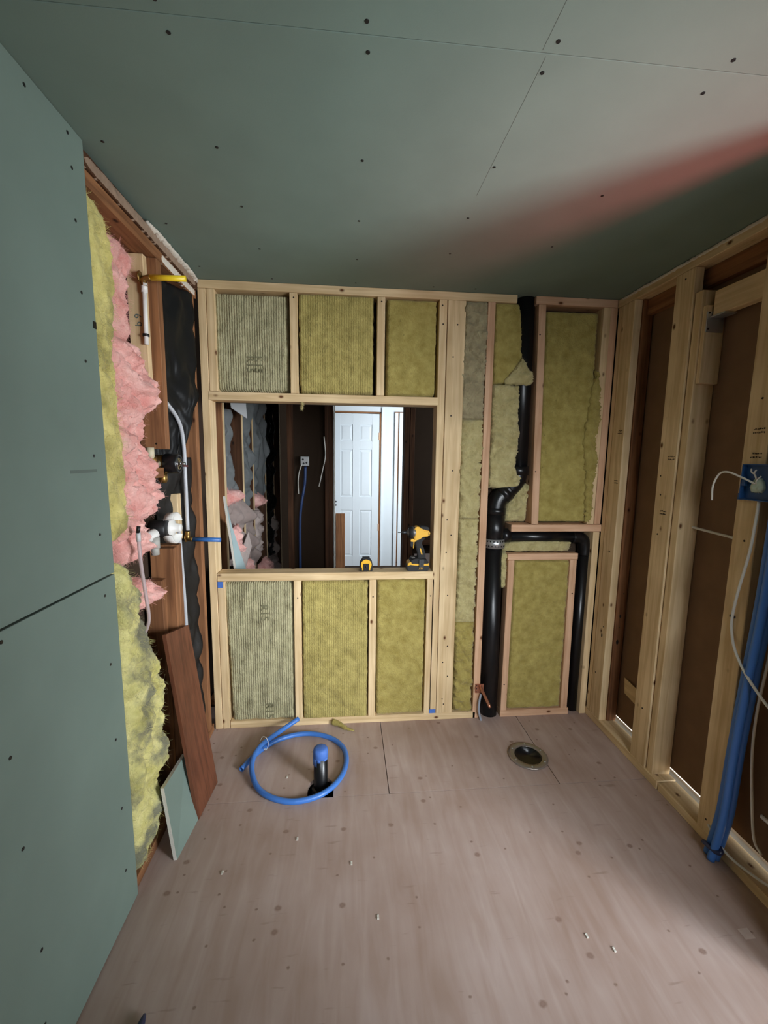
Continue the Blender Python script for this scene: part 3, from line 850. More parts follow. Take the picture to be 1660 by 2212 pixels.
# stiles and rails stand proud of the sunk field
for (a, b_) in ((DX0, xs[0][0]), (xs[0][1], xs[1][0]), (xs[1][1], DX1)):
    box('stile', a, b_, 5.300, 5.313, 0.006, DZ1, WHITEP, door, 0.0015)
for (a, b_) in xs:
    for (z0, z1) in ((0.006, zs_[0][0]), (zs_[0][1], zs_[1][0]), (zs_[1][1], zs_[2][0]), (zs_[2][1], DZ1)):
        box('rail', a, b_, 5.3005, 5.313, z0, z1, WHITEP, door, 0.0015)
    for (z0, z1) in zs_:
        bm = bmesh.new()
        i = 0.03
        o0 = [(a, 5.3105, z0), (b_, 5.3105, z0), (b_, 5.3105, z1), (a, 5.3105, z1)]
        o1 = [(a + i, 5.3025, z0 + i), (b_ - i, 5.3025, z0 + i), (b_ - i, 5.3025, z1 - i), (a + i, 5.3025, z1 - i)]
        cc = Vector(((a + b_) / 2, 5.306, (z0 + z1) / 2))
        A = [bm.verts.new(Vector(p) - cc) for p in o0]; B = [bm.verts.new(Vector(p) - cc) for p in o1]
        bm.faces.new(B)
        for k in range(4): bm.faces.new((A[k], A[(k + 1) % 4], B[(k + 1) % 4], B[k]))
        from_bm('raised_panel', bm, WHITEP, door, cc)
for z in (0.845, 0.80):
    lathe('lock_bore', [(0.0, 0), (0.011, 0), (0.011, 0.003)], STEELD, door, (-0.135, 5.2985, z), 'y', 14, False)
for z in (0.47, 1.62):
    box('hinge', 0.398, 0.412, 5.296, 5.303, z, z + 0.09, PINKW['z'], door, 0.001)

# old exterior wall seen past the opening
we = empty('wall_exterior', (XL, 3.4, 0))
tag(we, 'old stripped outer wall with thin studs beyond the opening', 'wall', kind='structure')
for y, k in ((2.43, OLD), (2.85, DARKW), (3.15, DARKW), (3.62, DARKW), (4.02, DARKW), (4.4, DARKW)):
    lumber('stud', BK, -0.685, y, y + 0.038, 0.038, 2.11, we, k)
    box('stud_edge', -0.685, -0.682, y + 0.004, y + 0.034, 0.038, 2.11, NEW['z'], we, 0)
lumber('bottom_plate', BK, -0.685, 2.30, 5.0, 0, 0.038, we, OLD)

# ================================================================== INSULATION
def batt(label, x0, x1, z0, z1, mat, seed, front=2.086, group='mineral wool batts in the far wall', lean=0.0, amp=0.007, x0t=None, x1t=None, jit=0.004):
    rows = [(z0, x0, x1), ((z0 + z1) / 2, (x0 + (x0t or x0)) / 2, (x1 + (x1t or x1)) / 2), (z1, x0t or x0, x1t or x1)]
    o = fluff('insulation_batt', rows, 'y-', 2.160, 2.160 - front, mat, None, amp=amp, freq=15, seed=seed, res=0.009, power=40, jit=jit, billow=False, fine=0.003)
    tag(o, label, 'insulation', group)
    return o


b = batt('grey ribbed mineral wool batt in the upper left bay above the opening', -0.622, -0.268, 1.712, 2.156, WOOL_RIB, 1, 2.100, x0t=-0.617)
for k, z in enumerate((1.838,)):
    text_mesh('printed_marking', 'R15', 0.05, INK, b, (-0.452, 2.0995, z), (math.pi / 2, math.pi / 2, 0), 0.002)
    text_mesh('printed_marking', 'R15', 0.05, INK, b, (-0.414, 2.0995, z), (math.pi / 2, math.pi / 2, 0), 0.002)
batt('olive mineral wool batt in the middle bay above the opening', -0.229, 0.132, 1.709, 2.166, WOOL_MID, 2, 2.084, x0t=-0.232)
batt('narrow olive mineral wool batt in the right bay above the opening', 0.186, 0.436, 1.709, 2.160, WOOL, 3, 2.086)
b = batt('grey ribbed mineral wool batt in the bottom left bay under the sill', -0.594, -0.268, 0.026, 0.786, WOOL_RIB, 4, 2.092, x0t=-0.614)
text_mesh('printed_marking', 'R15', 0.055, INK, b, (-0.415, 2.0915, 0.62), (math.pi / 2, math.pi / 2, 0), 0.003)
text_mesh('printed_marking', 'R15', 0.055, INK, b, (-0.400, 2.0915, 0.085), (math.pi / 2, math.pi / 2, 0), 0.003)
batt('faintly ribbed olive mineral wool batt in the middle bay under the sill', -0.231, 0.118, 0.022, 0.784, WOOL_MID, 5, 2.084, jit=0.006)
batt('narrow olive mineral wool batt in the right bay under the sill', 0.155, 0.418, 0.034, 0.786, WOOL, 6, 2.088, amp=0.006)
batt('tall olive mineral wool batt at the right corner above the pipe', 0.990, 1.264, 1.082, 2.142, WOOL, 7, 2.092, x0t=0.976, x1t=1.252, jit=0.006)
batt('olive mineral wool batt in the small framed bay between the pipes', 0.884, 1.196, 0.034, 0.884, WOOL, 8, 2.090, amp=0.006)
# torn flap of the right corner batt over the stud
fl = fluff('insulation_scrap', [(1.085, 1.258, 1.280), (1.16, 1.250, 1.284), (1.30, 1.240, 1.286), (1.40, 1.225, 1.300), (1.50, 1.215, 1.282), (1.62, 1.222, 1.296), (1.74, 1.235, 1.282), (1.86, 1.248, 1.268)], 'y-', 2.088, 0.013, WOOL, None, amp=0.014, freq=24, seed=31, res=0.006, power=3, jit=0.012)
tag(fl, 'ragged wool strip along the right edge of the corner batt', 'insulation', 'mineral wool batts in the far wall')
B1 = [(2.174,0.561,0.688),(2.1,0.562,0.692),(2.015,0.563,0.692),(1.929,0.559,0.690),(1.841,0.551,0.688),(1.753,0.559,0.688),(1.619,0.562,0.689),(1.482,0.562,0.688),(1.39,0.564,0.688),(1.273,0.563,0.686),(1.155,0.568,0.686),(1.01,0.573,0.686),(0.863,0.574,0.687),(0.713,0.572,0.684),(0.662,0.576,0.684),(0.612,0.563,0.686),(0.501,0.572,0.686),(0.352,0.575,0.687),(0.193,0.578,0.687),(0.035,0.579,0.683)]


def torn_strip(label, rows, z0, z1, mat, seed, front):
    zs = sorted(set([z0, z1] + [r[0] for r in rows if z0 < r[0] < z1]))
    rr = [(z,) + tuple(interp_rows(rows, z)) for z in zs]
    o = fluff('insulation_batt', rr, 'y-', 2.150, 2.150 - front, mat, None, amp=0.024, freq=14, seed=seed, res=0.005, power=9, jit=0.011)
    tag(o, label, 'insulation', 'torn wool strips in the narrow bay')


torn_strip('greyish torn wool strip at the top of the narrow bay', B1, 1.60, 2.168, WOOL_GREY, 41, 2.078)
torn_strip('torn wool strip in the middle of the narrow bay', B1, 1.10, 1.612, WOOL_CUT, 42, 2.074)
torn_strip('creased wool strip in the narrow bay beside the sill end', B1, 0.54, 1.112, WOOL_CUT, 43, 2.076)
torn_strip('smooth wool strip at the bottom of the narrow bay', B1, 0.035, 0.552, WOOL, 44, 2.078)
B2 = [(2.168,0.716,0.841),(2.109,0.717,0.853),(2.023,0.719,0.863),(1.936,0.718,0.866),(1.896,0.72,0.873),(1.875,0.719,0.89),(1.781,0.721,0.863),(1.736,0.721,0.864),(1.623,0.719,0.863),(1.532,0.721,0.875),(1.439,0.721,0.871),(1.369,0.722,0.863),(1.32,0.722,0.895),(1.295,0.723,0.905),(1.275,0.722,0.87),(1.262,0.722,0.783)]
o = fluff('insulation_batt', [r for r in B2 if r[0] > 1.77], 'y-', 2.125, 0.035, WOOL, None, amp=0.006, freq=10, seed=51, res=0.007, power=14, jit=0.005)
tag(o, 'upper wool strip hanging beside the black vent pipe', 'insulation', 'mineral wool batts in the far wall')
o = fluff('insulation_batt', [r for r in B2 if r[0] < 1.79], 'y-', 2.120, 0.042, WOOL_CUT, None, amp=0.034, freq=13, seed=52, res=0.006, power=12, jit=0.006)
tag(o, 'creased lower wool strip hanging over the pipe elbow', 'insulation', 'mineral wool batts in the far wall')
o = fluff('insulation_scrap', [(1.778, 0.785, 0.905), (1.790, 0.775, 0.922), (1.815, 0.790, 0.926), (1.838, 0.812, 0.922), (1.856, 0.826, 0.895), (1.880, 0.846, 0.880), (1.905, 0.858, 0.868)], 'y-', 2.085, 0.020, WOOL_CUT, None, amp=0.020, freq=22, seed=53, res=0.005, power=4, jit=0.006)
tag(o, 'torn wool flap folded across the black vent pipe', 'insulation')
B6 = [(1.285,0.913,0.963),(1.249,0.882,0.955),(1.2,0.852,0.955),(1.151,0.835,0.955),(1.102,0.828,0.955),(1.08,0.829,0.955)]
o = fluff('insulation_scrap', B6, 'y-', 2.165, 0.05, WOOL_CUT, None, amp=0.026, freq=26, seed=54, res=0.005, power=6, jit=0.006)
tag(o, 'crumpled wool wad stuffed behind the pipe elbow', 'insulation')
o = fluff('insulation_scrap', [(0.922, 0.815, 1.203), (0.951, 0.813, 1.21), (0.972, 0.845, 1.218), (0.985, 0.90, 1.205)], 'y-', 2.160, 0.058, WOOL_CUT, None, amp=0.014, freq=24, seed=55, res=0.005, power=8, jit=0.006)
tag(o, 'ragged wool strip lying on the small frame under the branch pipe', 'insulation')
o = fluff('insulation_scrap', [(0.725, 0.822, 0.848), (0.768, 0.812, 0.850), (0.819, 0.806, 0.850), (0.882, 0.805, 0.850), (0.925, 0.815, 0.850)], 'y-', 2.150, 0.060, WOOL_CUT, None, amp=0.02, freq=30, seed=56, res=0.005, power=4, jit=0.006)
tag(o, 'small wool tuft between the black stack and the small frame', 'insulation')
# scrap on the floor by the bottom plate
o = tube('insulation_scrap', [(-0.07, 2.075, 0.018), (-0.03, 2.055, 0.014), (0.00, 2.03, 0.008), (0.04, 2.015, 0.004)], 0.008, WOOL, None, 8, 6, rfun=lambda t: 0.013 * (1 - t) + 0.003)
tag(o, 'thin wisp of olive wool on the floor at the far wall', 'insulation scrap')
o = tube('insulation_scrap', [(-0.215, 2.09, 1.672), (-0.213, 2.10, 1.655), (-0.217, 2.10, 1.635)], 0.005, WOOL_CUT, None, 8, 5, rfun=lambda t: 0.006 - 0.003 * t)
tag(o, 'tiny wool tuft hanging from the underside of the header', 'insulation scrap')

# ---- glass wool in the left wall
YU = [(2.109,1.247,1.264),(2.089,1.247,1.291),(2.078,1.247,1.331),(2.04,1.247,1.364),(1.996,1.247,1.38),(1.924,1.247,1.386),(1.849,1.247,1.375),(1.774,1.247,1.365),(1.697,1.247,1.344),(1.647,1.247,1.347),(1.585,1.248,1.36),(1.52,1.248,1.361),(1.454,1.248,1.374),(1.386,1.248,1.37),(1.318,1.248,1.369),(1.249,1.248,1.366),(1.195,1.247,1.345),(1.142,1.247,1.322)]
o = fluff('glass_wool_batt', YU, 'x+', -0.772, 0.098, YELLOW, None, amp=0.016, freq=13, seed=61, res=0.006, power=6, jit=0.005, fine=0.003)
tag(o, 'upper yellow glass wool strip beside the drywall edge', 'insulation', 'yellow glass wool in the left wall')
YL = [(1.104,1.247,1.29),(1.061,1.247,1.331),(1.017,1.247,1.348),(0.972,1.247,1.357),(0.912,1.247,1.37),(0.843,1.248,1.419),(0.776,1.248,1.444),(0.708,1.248,1.47),(0.636,1.248,1.498),(0.572,1.248,1.497),(0.516,1.248,1.47),(0.473,1.248,1.499),(0.405,1.248,1.502),(0.342,1.248,1.489),(0.30,1.249,1.448),(0.22,1.249,1.432),(0.16,1.249,1.43),(0.11,1.249,1.40),(0.075,1.249,1.33),(0.045,1.249,1.27)]
o = fluff('glass_wool_batt', YL, 'x+', -0.772, 0.120, YELLOW_D, None, amp=0.034, freq=10, seed=62, res=0.006, power=5, jit=0.006, fine=0.004)
tag(o, 'dusty crumpled yellow glass wool slumping from the lower left wall', 'insulation', 'yellow glass wool in the left wall')
PK = [(1.789,1.30,1.574),(1.764,1.30,1.599),(1.709,1.31,1.606),(1.684,1.31,1.641),(1.642,1.31,1.667),(1.596,1.31,1.644),(1.565,1.31,1.616),(1.532,1.31,1.545),(1.458,1.32,1.527),(1.384,1.32,1.56),(1.339,1.32,1.565),(1.297,1.32,1.667),(1.256,1.32,1.67),(1.211,1.32,1.63),(1.188,1.32,1.533),(1.145,1.32,1.492),(1.088,1.318,1.464),(1.044,1.32,1.425)]
o = fluff('glass_wool_batt', [(z, max(a, 1.335), c) for z, a, c in PK], 'x+', -0.774, 0.095, PINK, None, amp=0.062, freq=11, seed=63, res=0.0055, power=5, jit=0.008, fine=0.004)
tag(o, 'big crumpled pink glass wool bulging out beside the shower valve', 'insulation', 'pink glass wool in the left wall')
PU = [(2.150,1.40,1.463),(2.133,1.40,1.53),(2.118,1.40,1.578),(2.108,1.40,1.640),(2.079,1.40,1.645),(2.05,1.40,1.615),(1.986,1.39,1.584),(1.912,1.39,1.581),(1.838,1.39,1.587),(1.78,1.38,1.598)]
o = fluff('glass_wool_batt', [(min(z, 2.108), a, c) for z, a, c in PU if z < 2.12], 'x+', -0.778, 0.048, PINK, None, amp=0.026, freq=13, seed=64, res=0.006, power=4, jit=0.006, fine=0.003)
tag(o, 'thin pink glass wool at the top of the left wall under the plate', 'insulation', 'pink glass wool in the left wall')
TF = [(0.995,1.40,1.471),(0.965,1.40,1.514),(0.931,1.40,1.577),(0.905,1.40,1.581),(0.893,1.4,1.511),(0.885,1.404,1.458)]
o = fluff('glass_wool_scrap', TF, 'x+', -0.715, 0.045, PINK, None, amp=0.04, freq=28, seed=65, res=0.004, power=3, jit=0.008, fine=0.004)
tag(o, 'small pink glass wool tuft above the leaning plank', 'insulation', 'pink glass wool in the left wall')


# ---- black sheet in the left wall bay
def crumple(name, a0, a1, z0, z1, plane, normal, mat, amp, freq, seed, res=0.012, rows=None, tilt=0.0, slant=0.0):
    bm = bmesh.new()
    nu = max(4, int((a1 - a0) / res)); nv = max(4, int((z1 - z0) / res))
    off = Vector((seed * 2.3, seed * 0.7, seed))
    am, zm = (a0 + a1) / 2, (z0 + z1) / 2
    g = []
    for j in range(nv + 1):
        z = z0 + (z1 - z0) * j / nv
        aa0, aa1 = interp_rows(rows, z)[:2] if rows else (a0, a1)
        r_ = []
        for i in range(nu + 1):
            a = aa0 + (aa1 - aa0) * i / nu
            p = Vector((a * freq, z * freq * 0.45, seed)) + off
            n = abs(noise.noise(p)) * 1.4 + 0.6 * abs(noise.noise(p * 2.1)) - 0.5
            d = amp * n + tilt * (z - zm) + slant * (a - am)
            r_.append(bm.verts.new((d, a - am, z - zm) if normal[0] == 'x' else (a - am, -d, z - zm)))
        g.append(r_)
    for j in range(nv):
        for i in range(nu):
            bm.faces.new((g[j][i], g[j][i + 1], g[j + 1][i + 1], g[j + 1][i]))
    ret = bmesh.ops.solidify(bm, geom=bm.faces[:], thickness=0.0015)
    return from_bm(name, bm, mat, None, (plane, am, zm) if normal[0] == 'x' else (am, plane, zm), smooth=True)


bs = crumple('poly_sheet', 1.712, 2.0, 1.40, 2.104, -0.722, 'x+', SHEETB, 0.04, 9, 71, rows=[(1.40, 1.712, 1.90), (1.55, 1.712, 1.97), (1.68, 1.712, 2.002), (2.104, 1.716, 2.003)], slant=0.40)
tag(bs, 'shiny black plastic sheet sagging in the left wall corner bay', 'plastic sheet')
bs = crumple('poly_sheet', 1.772, 2.002, 0.04, 1.40, -0.738, 'x+', plain('dusty_black_sheet', (50, 46, 42), 0.6, bump=0.5, bscale=16, vary=0.45), 0.03, 12, 72, slant=0.30)
tag(bs, 'dusty black paper behind the tubes low in the corner bay', 'building paper')
bs = crumple('poly_sheet', 1.25, 1.52, 0.86, 1.34, -0.781, 'x+', plain('grey_dust_paper', (92, 88, 82), 0.8, bump=0.5, bscale=14, vary=0.4), 0.006, 14, 73)
tag(bs, 'grey torn paper showing between the yellow glass wool pieces', 'building paper')

# ================================================================== PLUMBING
st = empty('drain_stack', (0.787, 2.126, 0))
tag(st, 'thick black plastic drain stack rising from the floor with two elbows', 'pipe')
PYs = 2.126
tube('lower_pipe', [(0.797, PYs, -0.15), (0.780, PYs, 0.99)], 0.0455, ABS, st, 24, smooth_path=False)
tube('tee_fitting', [(0.7805, PYs, 0.955), (0.779, PYs, 1.13)], 0.0515, ABS, st, 24, smooth_path=False)
tube('elbow', [(0.779, PYs, 1.12), (0.779, PYs, 1.155), (0.789, PYs, 1.195), (0.814, PYs, 1.228), (0.845, PYs, 1.256)], 0.0495, ABS, st, 24, per=6)
tube('elbow_collar', [(0.779, PYs, 1.125), (0.779, PYs, 1.160)], 0.053, ABS, st, 24, smooth_path=False)
tube('elbow_collar', [(0.806, PYs, 1.220), (0.834, PYs, 1.246)], 0.053, ABS, st, 24, smooth_path=False)
tube('elbow', [(0.838, PYs, 1.25), (0.868, PYs + 0.004, 1.280), (0.888, PYs + 0.008, 1.31), (0.897, PYs + 0.010, 1.36)], 0.0475, ABS, st, 24, per=6)
tube('elbow_collar', [(0.896, PYs + 0.01, 1.33), (0.896, PYs + 0.01, 1.375)], 0.052, ABS, st, 24, smooth_path=False)
tube('vent_pipe', [(0.896, PYs + 0.010, 1.35), (0.886, PYs + 0.010, 2.23)], 0.0445, ABS, st, 24, smooth_path=False)
# perforated strap around the stack
sp = lathe('pipe_strap', [(0.0530, -0.024), (0.0545, -0.024), (0.0545, 0.024), (0.0530, 0.024), (0.0530, -0.024)], GALV, st, (0.7808, PYs, 0.972), 'z', 32)
holes = []
for row, zz in ((0, 0.985), (1, 0.960)):
    for k in range(9):
        a = math.radians(-165 + 18 * k + 9 * row)
        h_ = lathe('strap_hole', [(0.0, 0.0), (0.0042, 0.0), (0.0042, 0.001)], BLACKP, sp, (0.7808 + 0.0546 * math.cos(a), PYs + 0.0546 * math.sin(a), zz), 'z', 8, False)
        h_.rotation_euler = (0, math.pi / 2, a) if False else Vector((math.cos(a), math.sin(a), 0)).to_track_quat('Z', 'Y').to_euler()
tube('branch_hub', [(0.815, PYs, 1.010), (0.862, PYs, 1.010)], 0.037, ABS, st, 20, smooth_path=False)

br = empty('branch_drain', (1.04, 2.13, 1.0))
tag(br, 'thinner black branch pipe running right then down to the floor', 'pipe')
tube('horizontal_pipe', [(0.850, PYs, 1.006), (1.235, PYs + 0.008, 0.997)], 0.0295, ABS, br, 20, smooth_path=False)
tube('elbow', [(1.215, PYs + 0.008, 0.998), (1.255, PYs + 0.008, 0.995), (1.282, PYs + 0.008, 0.975), (1.290, PYs + 0.008, 0.935), (1.290, PYs + 0.008, 0.90)], 0.0335, ABS, br, 20, per=6)
tube('down_pipe', [(1.290, PYs + 0.008, 0.92), (1.284, PYs + 0.008, -0.02)], 0.0295, ABS, br, 20, smooth_path=False)

cu = empty('copper_stub_out', (0.725, 2.07, 0.17))
tag(cu, 'copper stub-out with flange nailed to the stud low by the stack', 'pipe fitting')
box('flange', 0.698, 0.744, 2.0745, 2.0795, 0.150, 0.202, COPPER, cu, 0.001)
for (x, z) in ((0.704, 0.194), (0.704, 0.176), (0.704, 0.158)):
    lathe('flange_hole', [(0.0, 0.0), (0.0032, 0.0), (0.0032, 0.001)], BLACKP, cu, (x, 2.0738, z), 'y', 10, False)
tube('stub_pipe', [(0.722, 2.074, 0.190), (0.728, 2.050, 0.178), (0.752, 1.985, 0.120)], 0.0075, COPPER, cu, 14, per=6)
o = tube('pex_tube', [(0.727, 2.066, 0.150), (0.717, 2.058, 0.11), (0.715, 2.055, 0.06), (0.728, 2.060, 0.012), (0.733, 2.062, -0.01)], 0.006, plain('grey_pex', (150, 156, 166), 0.4), None, 10, 6)
tag(o, 'short grey tube curving down from the copper stub-out', 'tube')

# stub in the floor with taped end
sb = empty('drain_stub', (-0.109, 1.682, 0))
tag(sb, 'short black drain stub standing in the floor hole, capped with blue tape', 'pipe')
tube('pipe', [(-0.110, 1.682, -0.2), (-0.110, 1.682, 0.152)], 0.030, ABS, sb, 24, smooth_path=False)
lathe('hub', [(0.030, 0.0), (0.040, 0.0), (0.040, 0.06), (0.030, 0.06)], ABS, sb, (-0.110, 1.682, -0.08), 'z', 24)
tp_ = lathe('tape_wrap', [(0.0, 0.013), (0.020, 0.0125), (0.0295, 0.008), (0.0318, -0.002), (0.0318, -0.030), (0.0305, -0.031)], BLUETAPE, sb, (-0.110, 1.682, 0.153), 'z', 24)
for (a0, a1, z1) in ((-175, -118, -0.062), (-112, -88, -0.040), (-60, -20, -0.036)):
    lathe('tape_tail', [(0.0308, z1), (0.0322, z1), (0.0322, -0.026), (0.0308, -0.026)], BLUETAPE, tp_, (-0.110, 1.682, 0.153), 'z', 10, True, math.radians(a0), math.radians(a1))

# toilet flange
fg = empty('closet_flange', (0.868, 1.768, 0))
tag(fg, 'round closet flange with steel ring and black sealed centre in the floor', 'pipe fitting')
FC = (0.868, 1.768, 0)
lathe('outer_ring', [(0.062, 0.001), (0.088, 0.001), (0.0915, 0.004), (0.0915, 0.009), (0.086, 0.0115), (0.064, 0.0115), (0.062, 0.008), (0.062, 0.001)], plain('flange_ring', (150, 140, 132), 0.25, metal=0.6), fg, FC, 'z', 48)
lathe('inner_hub', [(0.0625, 0.008), (0.060, 0.010), (0.054, 0.004), (0.050, -0.012), (0.047, -0.016), (0.0, -0.018)], ABS, fg, FC, 'z', 40)
lathe('inner_step', [(0.046, -0.0155), (0.044, -0.008), (0.038, -0.008), (0.036, -0.0155)], ABS, fg, FC, 'z', 40)
kn = lathe('test_cap', [(0.0, 0.005), (0.007, 0.004), (0.015, -0.003), (0.019, -0.0165)], plain('dusty_cap', (168, 168, 166), 0.5, bump=0.6, bscale=80, vary=0.4), fg, FC, 'z', 24)
for k in range(6):
    a = math.radians(20 + 60 * k)
    lathe('flange_screw', [(0.0, 0.0025), (0.0035, 0.002), (0.005, 0.0)], GALV, fg, (FC[0] + 0.077 * math.cos(a), FC[1] + 0.077 * math.sin(a), 0.0115), 'z', 10)

# coil of blue tube
cl = empty('pex_coil', (-0.21, 1.79, 0))
tag(cl, 'loose ring of blue water tube tied with a white zip tie on the floor', 'tube coil')
R_ = 0.0115
loop = [(-0.470, 1.768, R_), (-0.440, 1.835, R_), (-0.395, 1.905, R_), (-0.33, 1.955, R_ + 0.004), (-0.24, 1.988, R_ + 0.004), (-0.15, 1.985, R_ + 0.002), (-0.065, 1.945, R_), (-0.012, 1.875, R_), (0.002, 1.79, R_), (-0.018, 1.70, R_), (-0.07, 1.625, R_), (-0.14, 1.583, R_), (-0.225, 1.572, R_), (-0.31, 1.60, R_), (-0.375, 1.655, R_ + 0.002), (-0.415, 1.735, R_ + 0.01), (-0.425, 1.81, R_ + 0.022), (-0.405, 1.885, R_ + 0.027), (-0.365, 1.945, R_ + 0.026), (-0.31, 2.005, R_ + 0.03), (-0.247, 2.055, R_ + 0.045)]
tube('tube', loop, R_, BLUE, cl, 16, 8, hollow=0.0022)
bmz = tube('zip_tie', [(-0.401, 1.912, 0.002), (-0.418, 1.922, 0.018), (-0.408, 1.934, 0.048), (-0.385, 1.917, 0.052), (-0.375, 1.905, 0.03), (-0.384, 1.900, 0.004), (-0.392, 1.885, 0.02), (-0.380, 1.868, 0.034)], 0.0017, WHITEPL, cl, 8, 6)

# ---- shower plumbing in the left wall
sv = empty('shower_valve', (-0.70, 1.70, 1.378))
tag(sv, 'black and chrome shower valve body between the left wall studs', 'valve')
VX, VY, VZ = -0.695, 1.725, 1.377
lathe('body', [(0.0, -0.05), (0.030, -0.05), (0.034, -0.046), (0.034, -0.004), (0.031, 0.0)], BRASS, sv, (VX, VY, VZ), 'x', 24)
lathe('collar', [(0.026, -0.012), (0.038, -0.012), (0.039, -0.008), (0.039, 0.036), (0.036, 0.040), (0.026, 0.040), (0.026, -0.012)], ABS, sv, (VX, VY, VZ), 'x', 32)
lathe('cartridge', [(0.0, 0.046), (0.012, 0.046), (0.014, 0.042), (0.024, 0.040), (0.025, 0.030)], CHROME, sv, (VX, VY, VZ), 'x', 24)
lathe('stem', [(0.0, 0.062), (0.006, 0.062), (0.0065, 0.044)], CHROME, sv, (VX, VY, VZ), 'x', 14)
tube('side_port', [(VX - 0.03, VY - 0.03, VZ), (VX - 0.03, VY - 0.085, VZ)], 0.014, BEIGE, sv, 14, smooth_path=False)
tube('union_nut', [(VX - 0.03, VY - 0.062, VZ + 0.012), (VX - 0.03, VY - 0.088, VZ + 0.012)], 0.019, BRASS, sv, 8, smooth_path=False)
tube('riser_nut', [(VX - 0.03, VY - 0.085, VZ + 0.02), (VX - 0.03, VY - 0.085, VZ + 0.06)], 0.0145, BEIGE, sv, 8, smooth_path=False)
tube('spike', [(VX + 0.01, VY + 0.05, VZ + 0.03), (VX + 0.012, VY + 0.075, VZ + 0.075)], 0.003, BLACKP, sv, 6, smooth_path=False)
tube('red_port', [(VX + 0.0, VY + 0.11, VZ - 0.01), (VX + 0.03, VY + 0.115, VZ - 0.012)], 0.004, plain('dark_red', (80, 18, 18), 0.5), sv, 8, smooth_path=False)
lathe('lower_port', [(0.0, 0.0), (0.016, 0.0), (0.018, -0.03), (0.012, -0.04)], BRASS, sv, (VX - 0.025, VY, VZ - 0.035), 'z', 14)

wv = empty('valve_guard', (-0.69, 1.70, 1.12))
tag(wv, 'white plastic valve with round guard above the cut stud', 'valve')
GX, GY, GZ = -0.705, 1.705, 1.125
lathe('body', [(0.0, -0.03), (0.034, -0.03), (0.036, -0.01), (0.036, 0.03), (0.030, 0.034)], BLACKP, wv, (GX - 0.02, GY - 0.03, GZ), 'x', 20)
lathe('guard_ring', [(0.046, -0.008), (0.060, -0.006), (0.062, 0.026), (0.057, 0.028), (0.054, -0.002), (0.046, -0.008)], WHITEPL, wv, (GX + 0.01, GY, GZ), 'x', 28, True, math.radians(25), math.radians(140))
lathe('guard_ring', [(0.046, -0.008), (0.060, -0.006), (0.062, 0.026), (0.057, 0.028), (0.054, -0.002), (0.046, -0.008)], WHITEPL, wv, (GX + 0.01, GY, GZ), 'x', 28, True, math.radians(200), math.radians(325))
lathe('hub', [(0.0, 0.052), (0.014, 0.052), (0.016, 0.048), (0.018, 0.028), (0.030, 0.024), (0.034, 0.012), (0.034, -0.01)], WHITEPL, wv, (GX, GY, GZ), 'x', 24)
box('spoke', GX + 0.004, GX + 0.012, GY - 0.006, GY + 0.006, GZ - 0.052, GZ + 0.052, WHITEPL, wv, 0.001)
tube('side_arm', [(GX - 0.02, GY - 0.02, GZ - 0.005), (GX - 0.03, GY - 0.11, GZ - 0.022)], 0.020, WHITEPL, wv, 16, smooth_path=False)
tube('port_nut', [(GX - 0.012, GY - 0.09, GZ - 0.022), (GX - 0.012, GY - 0.09, GZ - 0.062)], 0.018, plain('grey_nut', (176, 174, 166), 0.5), wv, 10, smooth_path=False)
tube('port_pipe', [(GX - 0.012, GY - 0.09, GZ - 0.05), (GX - 0.012, GY - 0.09, GZ - 0.088)], 0.0145, plain('grey_pipe', (168, 166, 158), 0.5), wv, 12, smooth_path=False)

o = empty('supply_stub', (-0.68, 1.95, 1.04))
tag(o, 'blue capped water stub poking into the room by the corner stud', 'pipe stub')
tube('stub_tube', [(-0.685, 1.905, 1.039), (-0.560, 1.897, 1.037)], 0.0098, BSTUB, o, 16, smooth_path=False)
tube('elbow', [(-0.703, 1.905, 1.075), (-0.703, 1.905, 1.045), (-0.682, 1.905, 1.039)], 0.0105, BRASS, o, 14, per=5)
lathe('ear_plate', [(0.0, 0.0), (0.020, 0.0), (0.020, 0.003), (0.0, 0.003)], BRASS, o, (-0.715, 1.912, 1.045), 'x', 16)
o = empty('shower_stub', (-0.70, 1.66, 2.04))
tag(o, 'yellow capped shower stub near the top of the left wall', 'pipe stub')
tube('stub_tube', [(-0.688, 1.630, 2.026), (-0.565, 1.626, 2.026)], 0.0098, YPEX, o, 16, smooth_path=False)
tube('elbow', [(-0.708, 1.630, 1.995), (-0.708, 1.630, 2.018), (-0.686, 1.630, 2.026)], 0.0105, BRASS, o, 14, per=5)
lathe('ear_plate', [(0.0, 0.0), (0.020, 0.0), (0.020, 0.003), (0.0, 0.003)], BRASS, o, (-0.722, 1.630, 2.026), 'x', 16)
o = empty('riser_tube', (-0.706, 1.63, 1.9))
tag(o, 'white riser tube with a black clamp hanging below the yellow stub', 'tube')
tube('tube', [(-0.708, 1.630, 2.0), (-0.712, 1.630, 1.80)], 0.0075, WHITEPL, o, 14, smooth_path=False)
tube('fitting', [(-0.708, 1.630, 2.005), (-0.7085, 1.630, 1.975)], 0.0105, WHITEPL, o, 14, smooth_path=False)
tube('clamp', [(-0.7115, 1.630, 1.836), (-0.7118, 1.630, 1.827)], 0.0112, BLACKP, o, 14, smooth_path=False)
o = tube('pex_tube', [(-0.752, 1.74, 1.66), (-0.728, 1.80, 1.625), (-0.706, 1.875, 1.55), (-0.700, 1.90, 1.45), (-0.702, 1.905, 1.30), (-0.702, 1.905, 1.08)], 0.0078, CLEAR, None, 14, 10)
tag(o, 'translucent tube arching out of the pink wool down to the blue stub', 'tube')
